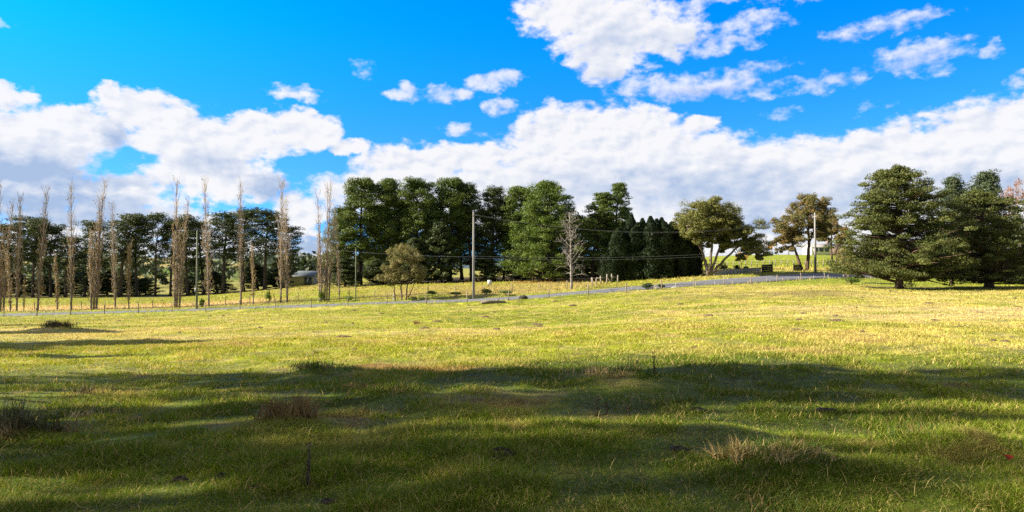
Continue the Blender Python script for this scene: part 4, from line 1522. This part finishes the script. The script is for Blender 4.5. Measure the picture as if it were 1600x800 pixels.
fence('post and wire fence along the near side of the road', -7.2, -84, 62, 4.4, 1.05, M['post'], r=.055)
fence('thin post and wire fence along the far side of the road, under the poplars', 11.5, -76, 14, 3.8, 1.1, M['post'], r=.055)
fence('short pale post fence on the near verge in front of the cypresses and spreading gum', -5.0, 14, 50, 2.9, .6, M['postpale'], wires=2, r=.04)

# pale rail fence behind the drive
root = thing('rail_fence', 'pale post and rail fence across the foot of the green rise', 'fence', (0, 0, 0))
pts = [PX(1118 + 225 * i / 24, 127 + 2.5 * i / 24) for i in range(25)]
pz = [float(zf(np.array([x]), np.array([y]))[0]) for x, y in pts]
for (x, y), z in zip(pts, pz):
    b = MB()
    b.box(x - .06, x + .06, y - .06, y + .06, z - .2, z + 1.2)
    b.build('post', M['postpale'], root)
for k in (.45, .75, 1.05):
    b = MB()
    b.tube([(x, y - .085, z + k) for (x, y), z in zip(pts, pz)], np.full(25, .035), 4)
    b.build('rail', M['postpale'], root)

# old rails leaning by the cypress row
root = thing('timber_fence', 'broken timber yard fence between the bare tree and the cypress row', 'fence', (0, 0, 0))
fp = [PX(px, d) for px, d in ((925, 103), (932, 103.5), (939, 103), (948, 104), (956, 104), (965, 104.5))]
fz = [float(zf(np.array([x]), np.array([y]))[0]) for x, y in fp]
for (x, y), z in zip(fp, fz):
    b = MB()
    b.tube([(x, y, z - .2), (x + rng.normal() * .08, y, z + rng.uniform(.9, 1.4))], [.11, .10], 7)
    b.build('post', M['postpale'], root)
for i in range(5):
    b = MB()
    za, zb = (fz[i] + .95, fz[i + 1] + .9) if i != 3 else (fz[i] + .95, fz[i + 1] + .1)
    b.tube([(fp[i][0], fp[i][1] - .14, za), (fp[i + 1][0], fp[i + 1][1] - .14, zb)], [.06, .05], 6)
    b.build('rail', M['log'], root)

# ------------------------------------------------------------------ entrance walls and gates by the drive
def slab_wall(name, label, cat, mat, px0, d0, px1, d1, h, t, cap=None, courses=3):
    (xa, ya), (xb, yb) = PX(px0, d0), PX(px1, d1)
    n = 14
    root = thing(name, label, cat, P(px0, d0))
    ox, oy, oz = root.location
    b = MB()
    L = math.hypot(xb - xa, yb - ya)
    tx, ty = (xb - xa) / L, (yb - ya) / L
    for i in range(n):
        for c in range(courses):
            s0, s1 = i / n, (i + 1) / n
            xm0, ym0 = xa + (xb - xa) * s0, ya + (yb - ya) * s0
            xm1, ym1 = xa + (xb - xa) * s1, ya + (yb - ya) * s1
            z0 = float(zf(np.array([xm0]), np.array([ym0]))[0])
            j = .03 * rng.random()
            lo = z0 - (.5 if c == 0 else 0) + h * c / courses
            hi = z0 + h * (c + 1) / courses - .012
            g = .01
            v = []
            for zz in (lo, hi):
                for (xx, yy, sg) in ((xm0 + tx * g, ym0 + ty * g, -1), (xm1 - tx * g, ym1 - ty * g, -1), (xm1 - tx * g, ym1 - ty * g, 1), (xm0 + tx * g, ym0 + ty * g, 1)):
                    v.append((xx - ty * sg * -1 * (t / 2 + j) * 1 - ox, yy + tx * sg * (t / 2 + j) - oy, zz - oz))
            b.add(v, [(0, 3, 2, 1), (4, 5, 6, 7), (0, 1, 5, 4), (1, 2, 6, 5), (2, 3, 7, 6), (3, 0, 4, 7)])
    b.build('stonework' if mat is M['stone'] else 'boards', mat, root)
    return root


slab_wall('stone_wall', 'low pale grey stone wall by the drive under the spreading gum', 'wall', M['stone'], 1114, 108, 1189, 111.5, .85, .35)
wg = slab_wall('timber_gate', 'dark timber entrance wing at the right end of the pale stone wall', 'gate', M['darkwood'], 1190, 111.5, 1206, 113, 1.25, .12, courses=4)
b = MB()
x, y = PX(1206.5, 113)
z = float(zf(np.array([x]), np.array([y]))[0])
b.tube([(x - wg.location.x, y - wg.location.y, z - .3 - wg.location.z), (x - wg.location.x, y - wg.location.y, z + 1.6 - wg.location.z)], [.11, .10], 8)
b.build('gatepost', M['darkwood'], wg)
wg = slab_wall('timber_gate', 'dark timber entrance wing at the left foot of the rusty gum', 'gate', M['darkwood'], 1240.5, 115.5, 1253, 116, 1.05, .12, courses=4)
b = MB()
x, y = PX(1240, 115.4)
z = float(zf(np.array([x]), np.array([y]))[0])
b.tube([(x - wg.location.x, y - wg.location.y, z - .3 - wg.location.z), (x - wg.location.x, y - wg.location.y, z + 1.2 - wg.location.z)], [.1, .09], 8)
b.build('gatepost', M['darkwood'], wg)

# drive into the property
dm = MB()
dp = [(1085, 100), (1125, 104.5), (1165, 106.5), (1215, 109.5), (1222, 114), (1226, 122), (1232, 135)]

# ------------------------------------------------------------------ buildings
def gable(name, label, cat, px, d, w_, dep, h, rh, wall, roof, rz=0.0, sink=.3, eave=.35):
    root = thing(name, label, cat, P(px, d), rz)
    b = MB()
    x0, x1, y0, y1 = -w_ / 2, w_ / 2, -dep / 2, dep / 2
    v = [(x0, y0, -sink), (x1, y0, -sink), (x1, y1, -sink), (x0, y1, -sink), (x0, y0, h), (x1, y0, h), (x1, y1, h), (x0, y1, h), (x0, 0, h + rh), (x1, 0, h + rh)]
    b.add(v, [(0, 1, 5, 4), (2, 3, 7, 6), (0, 3, 2, 1)], [(4, 8, 7), (5, 6, 9)])
    b.add(v, [(3, 0, 4, 7), (1, 2, 6, 5)])
    b.build('wall', wall, root)
    b = MB()
    e = eave
    k = rh / (dep / 2)
    for sg in (-1, 1):
        ye = sg * (dep / 2 + e)
        ze = h - k * e
        v = [(x0 - e, ye, ze + .01), (x1 + e, ye, ze + .01), (x1 + e, 0, h + rh + .01), (x0 - e, 0, h + rh + .01),
             (x0 - e, ye, ze + .13), (x1 + e, ye, ze + .13), (x1 + e, 0, h + rh + .13), (x0 - e, 0, h + rh + .13)]
        b.add(v, [(0, 1, 2, 3), (4, 7, 6, 5), (0, 4, 5, 1), (1, 5, 6, 2), (3, 2, 6, 7), (0, 3, 7, 4)])
    rf = b.build('roof', roof, root)
    return root, rf


def front_box(parent, name, mat, x0, x1, z0, z1, y, t=.06):
    b = MB()
    b.box(x0, x1, y - t, y - .004, z0, z1)
    return b.build(name, mat, parent)


hs, rf = gable('house', 'low white house with big windows and a brown end on the far green rise', 'house', 1283, 214, 8.8, 7, 2.4, 1.0, M['white'], M['roof'])
for i in range(3):
    f_ = front_box(hs, 'window', M['white'], -3.9 + 1.7 * i, -2.5 + 1.7 * i, .9, 2.2, -3.5, .08)
    front_box(f_, 'pane', M['glass'], -3.82 + 1.7 * i, -2.58 + 1.7 * i, .98, 2.12, -3.578, .02)
front_box(hs, 'brick_panel', M['brickish'], 1.6, 4.39, -.3, 2.65, -3.5, .12)
b = MB()
b.box(2.0, 2.7, .4, 1.1, 2.9, 4.7)
b.build('chimney', M['brickish'], rf)

sh, rf = gable('shed', 'grey metal shed seen between the poplars with a dark open bay', 'shed', 472, 172, 6.4, 6, 2.3, .9, M['shedwall'], M['shedroof'], rz=.12)
front_box(sh, 'open_bay', M['darkdoor'], 1.1, 2.9, -.2, 2.1, -3.0, .03)
sh2, rf2 = gable('shed', 'blue-grey lean shed behind the right side of the grey metal shed', 'shed', 487, 182, 6.5, 5, 2.6, .8, M['shedroof'], M['shedroof'])
front_box(sh2, 'door', M['darkdoor'], -1.0, .2, -.2, 2.0, -2.5, .03)

# ------------------------------------------------------------------ small roadside things
root = thing('sign', 'small blank white square sign on a thin post right of the wooden pole', 'sign', P(765, 92), .1)
b = MB()
b.tube([(0, 0, -.2), (0, 0, 1.75)], [.03, .03], 8)
b.build('post', M['postpale'], root)
b = MB()
b.box(-.28, .28, -.065, -.035, 1.1, 1.72)
b.build('panel', M['white'], root)

root = thing('marker_post', 'thin white marker post by the road left of the young gum', 'post', P(615, 86))
b = MB()
b.tube([(0, 0, -.2), (0, 0, 1.0)], [.05, .05], 8)
b.build('shaft', M['white'], root)
b = MB()
b.tube([(0, 0, .72), (0, 0, .86)], [.055, .055], 8)
b.build('band', M['darkwood'], root)


def lump(name, label, cat, px, d, r, h, mat, n=0, group=None, parts=6):
    """heap made of overlapping irregular clods, one mesh"""
    pos = P(px, d)
    b = MB()
    nu, nv = 14, 7
    th = np.linspace(0, 2 * np.pi, nu, endpoint=False)
    rows_ = []
    sd = int(rng.integers(1000))
    for j in range(nv + 1):
        f_ = j / nv
        rr = r * math.cos(f_ * math.pi / 2) ** .8
        rad = rr * (.65 + .7 * vnoise(th * 1.3 + 10, np.full(nu, f_ * 4.0), sd))
        zz = h * math.sin(f_ * math.pi / 2) * (.75 + .5 * vnoise(th * 1.7, np.full(nu, f_ * 3.0), sd + 1)) - .03
        rows_.append(np.stack([rad * np.cos(th), rad * np.sin(th) * .8, zz], 1))
    v = np.concatenate(rows_)
    q = []
    for j in range(nv):
        for k in range(nu):
            k2 = (k + 1) % nu
            q.append((j * nu + k, j * nu + k2, (j + 1) * nu + k2, (j + 1) * nu + k))
    b.add(v, q)
    o = b.build(name, mat)
    o.location = pos
    return tag(o, label, cat, group)


GDU = 'dark dung heaps in the near grass'
for (px, d, r, h, lab) in [(785, 6.05, .085, .05, 'dark dung heap in the centre of the near shade'), (775, 5.9, .06, .035, 'small dung heap touching the left of the central one'),
                           (1290, 8.2, .11, .05, 'dark clod near the right middle of the shaded grass'), (285, 5.7, .05, .04, 'dark dung pat left of the tall single weed stalk'),
                           (350, 5.65, .055, .04, 'dark dung pat halfway between its left neighbour and the single weed stalk'),
                           (402, 5.35, .05, .035, 'dark dung pat close to the single weed stalk'), (515, 5.0, .055, .035, 'dark dung pat right of the foot of the single weed stalk'),
                           (75, 4.85, .06, .03, 'dark pat at the bottom left corner'), (600, 6.1, .07, .04, 'dark pat below the sunny patch left of centre'),
                           (1090, 8.2, .10, .05, 'dark clod on the shaded grass right of centre'), (1060, 6.1, .07, .04, 'flat dark pat left above the straw mound')]:
    lump('dung_pile', lab, 'dung', px, d, r * 1.5, h * 1.5, M['dung'], group=GDU)
GCL = 'brown clods scattered over the sunny paddock'
rnd = random.Random(5)
clods = [(682, 40, 'brown clod in the sunny grass left of centre, farthest of its neighbours'), (758, 47, 'dark clod in the far sunny grass left below the power pole'),
         (664, 31, 'dark clod in the sunny grass, left of the centre line'), (840, 33, 'brown clod in the sunny grass just right of centre'),
         (1305, 27, 'wide brown clod in the sunny straw at the right'), (1245, 21.5, 'dark clod in the nearest sunny grass at the right'),
         (1262, 21, 'small dark clod beside the nearest sunny one at the right'), (1107, 33, 'dark clod in the sunny grass below the spreading gum'),
         (535, 25, 'dark clod on the sunny grass above the left shade edge'), (895, 58, 'brown clod in the far sunny grass below the bare tree'),
         (1450, 43, 'brown clod in the sunny grass below the layered conifer'), (700, 23, 'brown clod on the sunny grass just above the brown strip')]
for (px, d, lab) in clods:
    lump('clod', lab, 'clod', px, d, .16 + .004 * d * rnd.random() + .05, .07 + .001 * d, M['soil'], group=GCL)
for i in range(46):
    d = 17 + 55 * rnd.random() ** 1.3
    lump('clod', 'one of many small dark clods strewn over the sunny paddock', 'clod', rnd.uniform(20, 1590), d, .10 + .0035 * d * rnd.random(), .05 + .0012 * d, M['soil'], group='small clods strewn over the sunny paddock')
lump('stump', 'dark stump on the near verge right of the wooden pole', 'stump', 818, 74.5, .5, .4, M['darkwood'])
lump('rock', 'small pale rock on the verge before the cypress row', 'rock', 1054, 81.5, .38, .2, M['stone'])
root = thing('log', 'pale fallen log lying on the grass below the wooden pole', 'log', P(771, 72), .25)
b = MB()
b.tube([(-1.3, 0, .12), (-.4, .03, .16), (.5, -.02, .14), (1.3, .04, .1)], [.16, .19, .17, .12], 9)
b.build('trunk', M['log'], root, smooth=True)
b = MB()
b.tube([(.3, 0, .2), (.55, -.2, .5), (.6, -.3, .7)], [.07, .05, .03], 6)
b.build('branch_stub', M['log'], root, smooth=True)

# a red leaf in the right foreground
x, y = PX(1562, 6.0)
z = float(zf(np.array([x]), np.array([y]))[0])
b = MB()
v = []
for k in range(9):
    th = k * 2 * math.pi / 9
    rr = .042 * (1 + .45 * math.cos(3 * th))
    v.append((rr * math.cos(th), rr * math.sin(th), .07 + .015 * math.cos(2 * th)))
v.append((0, 0, .055))
b.add(v, None, [(k, (k + 1) % 9, 9) for k in range(9)])
o = b.build('red_leaf', M['redleaf'])
o.location = (x, y, z)
o.rotation_euler = (.7, .1, .3)
tag(o, 'fallen red leaf on the shaded grass at the right', 'leaf')


# ------------------------------------------------------------------ tussocks and weeds
def blades(mb, n, spread, h, wd, lean=.5, curl=.6, centre=(0, 0, 0), hv=.5):
    k = max(2, n // 45)
    cl = rng.integers(0, k, n)
    ck = rng.normal(size=(k, 2)) * spread * .5
    bx = centre[0] + ck[cl, 0] + rng.normal(size=n) * spread * .22
    by = centre[1] + ck[cl, 1] + rng.normal(size=n) * spread * .22
    bz = np.full(n, centre[2], float) - .02
    dist = np.hypot(bx - centre[0], by - centre[1]) / (spread + 1e-6)
    hh = h * (.3 + .8 * rng.random(n) ** 1.3) * (1 - .35 * np.clip(dist, 0, 1)) * (.75 + .5 * rng.random(k))[cl]
    ld = (rng.random(k) * 6.283)[cl] + rng.normal(size=n) * 1.1
    la = lean * np.abs(rng.normal(size=n)) * 1.1 + .08
    dx, dy = np.cos(ld), np.sin(ld)
    fa = rng.random(n) * 6.283
    w_ = wd * (.6 + .7 * rng.random(n))
    wx, wy = np.cos(fa) * w_, np.sin(fa) * w_
    V = []
    for f_, wf in ((0, 1.0), (.5, .85), (1.0, 0)):
        bend = la * hh * (.5 * f_ + curl * f_ * f_)
        zz = bz + hh * (f_ - np.minimum(.75, .5 * curl * la) * f_ * f_)
        if wf:
            V.append(np.stack([bx + dx * bend - wx * wf, by + dy * bend - wy * wf, zz], 1))
            V.append(np.stack([bx + dx * bend + wx * wf, by + dy * bend + wy * wf, zz], 1))
        else:
            V.append(np.stack([bx + dx * bend, by + dy * bend, zz], 1))
    V = np.stack(V, 1)
    a_ = np.arange(n)[:, None] * 5
    mb.add(V.reshape(-1, 3), a_ + np.array([0, 1, 3, 2]), a_ + np.array([2, 3, 4]))


def tussock(px, d, label, spec, group=None, name='grass_tussock', cat='tussock'):
    root = thing(name, label, cat, P(px, d), 0, group)
    for pn, mat, n, sp, h, wd, lean, cen in spec:
        b = MB()
        blades(b, n, sp, h, wd, lean, centre=cen)
        b.build(pn, M[mat], root)
    return root


tussock(18, 7.2, 'dark clump of tall dry rushes at the left edge of the shaded grass',
        [('green_foliage', 'rush', 420, .26, .42, .006, .6, (0, 0, 0)), ('stalk_sprays', 'rush', 60, .18, .66, .005, .18, (0, 0, 0)), ('brown_foliage', 'russet', 160, .4, .28, .005, .9, (.15, 0, 0))])
tussock(461, 7.6, 'russet tussock of dead grass left of centre in the near grass',
        [('dry_foliage', 'russet', 520, .30, .36, .006, .65, (0, 0, 0)), ('straw_foliage', 'straw', 150, .36, .24, .005, .9, (0, 0, 0)), ('seedhead_sprays', 'straw', 22, .3, .5, .004, .5, (0, 0, 0))])
tussock(1152, 5.75, 'tall straw tuft on the left of the sunny mound at lower right',
        [('straw_foliage', 'straw', 420, .12, .23, .004, .8, (0, 0, 0)), ('green_foliage', 'weedgreen', 110, .22, .16, .004, .7, (0, 0, 0)), ('seedhead_sprays', 'straw', 18, .12, .33, .0016, .5, (0, 0, 0))])
tussock(1240, 5.75, 'wide green and straw tussock on the sunny mound at lower right',
        [('green_foliage', 'weedgreen', 420, .36, .15, .004, .8, (0, 0, 0)), ('straw_foliage', 'straw', 260, .36, .16, .004, .9, (0, 0, 0)), ('seedhead_sprays', 'straw', 30, .34, .27, .0018, .4, (0, 0, 0))])
tussock(1195, 5.1, 'low yellow-green tussock at the bottom edge under the sunny mound',
        [('green_foliage', 'weedgreen', 360, .36, .14, .004, .7, (0, 0, 0)), ('straw_foliage', 'straw', 200, .36, .14, .004, .8, (0, 0, 0))])
tussock(490, 12.4, 'pale green mound of long grass beyond the russet tussock',
        [('green_foliage', 'weedgreen', 420, .5, .2, .007, .8, (0, 0, 0)), ('straw_foliage', 'straw', 200, .5, .2, .006, .8, (0, 0, 0))])
tussock(88, 37, 'dark brown tussock in the far left grass near the road',
        [('green_foliage', 'rush', 380, .75, .5, .02, .6, (0, 0, 0)), ('brown_foliage', 'russet', 200, .8, .55, .016, .7, (0, 0, 0))])
tussock(1005, 10.5, 'grass clump with tall straw seed stems at the shade edge in the centre',
        [('green_foliage', 'weedgreen', 260, .45, .2, .006, .7, (0, 0, 0)), ('straw_foliage', 'straw', 200, .5, .22, .005, .8, (-.5, .2, 0)), ('seedhead_sprays', 'straw', 26, .5, .45, .005, .3, (0, 1.0, 0))])
tussock(925, 11.0, 'thin straw-stemmed clump left of the central clump at the shade edge',
        [('straw_foliage', 'straw', 180, .5, .22, .006, .8, (0, 0, 0)), ('seedhead_sprays', 'straw', 18, .4, .5, .005, .3, (0, .5, 0))])
tussock(620, 9.6, 'low brownish tussock in shade left of centre', [('dry_foliage', 'russet', 240, .42, .13, .005, .8, (0, 0, 0)), ('green_foliage', 'weedgreen', 200, .4, .14, .005, .8, (0, 0, 0))])
tussock(160, 8.2, 'low dull tussock in shade right of the dark rushes', [('green_foliage', 'rush', 240, .35, .2, .005, .8, (0, 0, 0)), ('straw_foliage', 'straw', 70, .5, .16, .004, .9, (0, 0, 0))])
tussock(745, 5.4, 'thin pale grass tuft low in the centre foreground', [('straw_foliage', 'straw', 70, .3, .2, .0035, .8, (0, 0, 0)), ('green_foliage', 'weedgreen', 160, .3, .15, .004, .7, (0, 0, 0))])
tussock(1440, 6.8, 'green tussock in the shade at the right', [('green_foliage', 'weedgreen', 360, .4, .2, .005, .7, (0, 0, 0)), ('brown_foliage', 'russet', 90, .3, .2, .004, .7, (0, 0, 0))])
tussock(150, 10.5, 'thin brown-stemmed tuft in shade at the far left', [('green_foliage', 'rush', 160, .4, .26, .005, .6, (0, 0, 0)), ('stalk_sprays', 'stalk', 16, .3, .4, .004, .2, (0, 0, 0))])
tussock(645, 37, 'small russet tuft standing in the sunny grass left of centre', [('dry_foliage', 'russet', 120, .35, .4, .012, .5, (0, 0, 0))])
tussock(610, 5.1, 'tuft of bent pale blades at the bottom left of centre', [('straw_foliage', 'straw', 60, .25, .17, .0035, .9, (0, 0, 0)), ('green_foliage', 'weedgreen', 150, .3, .13, .004, .8, (0, 0, 0))])


def weed(px, d, h, label, n=3, group=None):
    root = thing('weed_stalk', label, 'weed', P(px, d), 0, group)
    b = MB()
    for k in range(n):
        hh = h * (1 - .25 * k * rng.random())
        pts = curve((rng.normal() * .012, rng.normal() * .012, -.03), (rng.normal() * .05, rng.normal() * .05, 1), hh, 6, 0, .02)
        b.tube(pts, np.linspace(.006, .0025, 7), 5)
    st = b.build('stem', M['stalk'], root)
    b = MB()
    blades(b, 60, .07, h * .4, .006, .5)
    b.build('base_leaves', M['rush'], root)
    b = MB()
    m = 36
    z = h * (.3 + .68 * rng.random(m))
    b.leaves(np.stack([rng.normal(size=m) * .012, rng.normal(size=m) * .012, z], 1), rdir(m), rdir(m) * .6 + np.array([0, 0, .8]), np.full(m, .018), np.full(m, .005))
    b.build('seed_heads', M['stalk'], root)


GW = 'dark weed stalks in the near grass'
weed(485, 5.35, .36, 'tall dark weed stalk in front of the russet tussock', 4, GW)
weed(934, 7.9, .26, 'dark thin weed stalk in the shade right of centre', 2, GW)
weed(947, 8.0, .17, 'shorter weed stalk just right of the dark thin one right of centre', 2, GW)
weed(1022, 10.4, .4, 'dark upright weed by the central seed-stem clump', 3, GW)
weed(980, 7.8, .16, 'small weed stalk below the central seed-stem clump', 2, GW)

# ------------------------------------------------------------------ grass over the whole paddock: one mass
def grass_field(N, y0, y1, seed, powr, name, lenb, widthb, keep_road=True):
    g = np.random.default_rng(seed)
    # depth from y0 to y1, thinning with distance as the blades of a tuft merge
    a0, a1 = y0 ** -powr, y1 ** -powr
    y = (a0 + (a1 - a0) * g.random(N)) ** (-1 / powr)
    u = (g.random(N) * 2 - 1) * (.90 + .5 * np.exp(-y / 22))
    x = u * y + (g.random(N) - .5) * 1.5
    rs = road_dist(x, y)
    k = (np.abs(rs) > 3.5)
    x, y = x[k], y[k]
    n = len(x)
    dens = fbm(x / .5, y / .5, 77, 3)
    patch = fbm(x / 2.0, y / 2.0, 23, 4)
    fx = 1 - .55 * sstep(16, 30, y)
    hmul = .74 + fx * (1.25 * sstep(.40, .72, dens) + .9 * sstep(.5, .75, patch))
    rsn = np.abs(np.abs(road_dist(x, y)) - 5.2)
    hmul = hmul * (1 + 3.0 * np.exp(-(rsn / 1.1) ** 2) * (g.random(n) ** 2))
    beyond = road_dist(x, y) > 6
    hmul = hmul * np.where(beyond & (y < 128), 2.0, 1.0)
    stem = (g.random(n) < .004) & (y < 30)
    hmul = np.where(stem, 2.6, hmul)
    z = zf(x, y)
    hh = (lenb + .0009 * y) * hmul * (.5 + g.random(n))
    wd = np.maximum(widthb, .00042 * y) * (.7 + .7 * g.random(n))
    ld = g.random(n) * 6.283
    la = .25 + 1.1 * g.random(n)
    dx, dy = np.cos(ld), np.sin(ld)
    fa = g.random(n) * 6.283
    wx, wy = np.cos(fa) * wd, np.sin(fa) * wd
    V = []
    for f_, wf in ((0, 1.0), (.55, .8), (1.0, 0)):
        bend = la * hh * (.5 * f_ + .6 * f_ * f_)
        zz = z - .015 + hh * (f_ - .28 * la * f_ * f_)
        if wf:
            V.append(np.stack([x + dx * bend - wx * wf, y + dy * bend - wy * wf, zz], 1))
            V.append(np.stack([x + dx * bend + wx * wf, y + dy * bend + wy * wf, zz], 1))
        else:
            V.append(np.stack([x + dx * bend, y + dy * bend, zz], 1))
    V = np.stack(V, 1).reshape(-1, 3)
    mb = MB()
    a_ = np.arange(n)[:, None] * 5
    mb.add(V, a_ + np.array([0, 1, 3, 2]), a_ + np.array([2, 3, 4]))
    o = mb.build(name, M['grass'])
    col = albedo(x, y)
    # single dead blades among the green
    dead = (g.random(n) < .16 + .02 * sstep(12, 25, y)) | stem
    col = np.where(dead[:, None], STRAW * 1.1, col)
    set_col(o.data, np.repeat(col, 5, axis=0))
    return o


tag(grass_field(960000, 3.4, 26, 101, 0.95, 'grass', .038, .0023), 'short tufted paddock grass in the foreground', 'grass', kind='stuff')
tag(grass_field(330000, 20, 170, 102, 0.7, 'grass', .030, .006), 'grazed yellow-green paddock grass farther off', 'grass', kind='stuff')
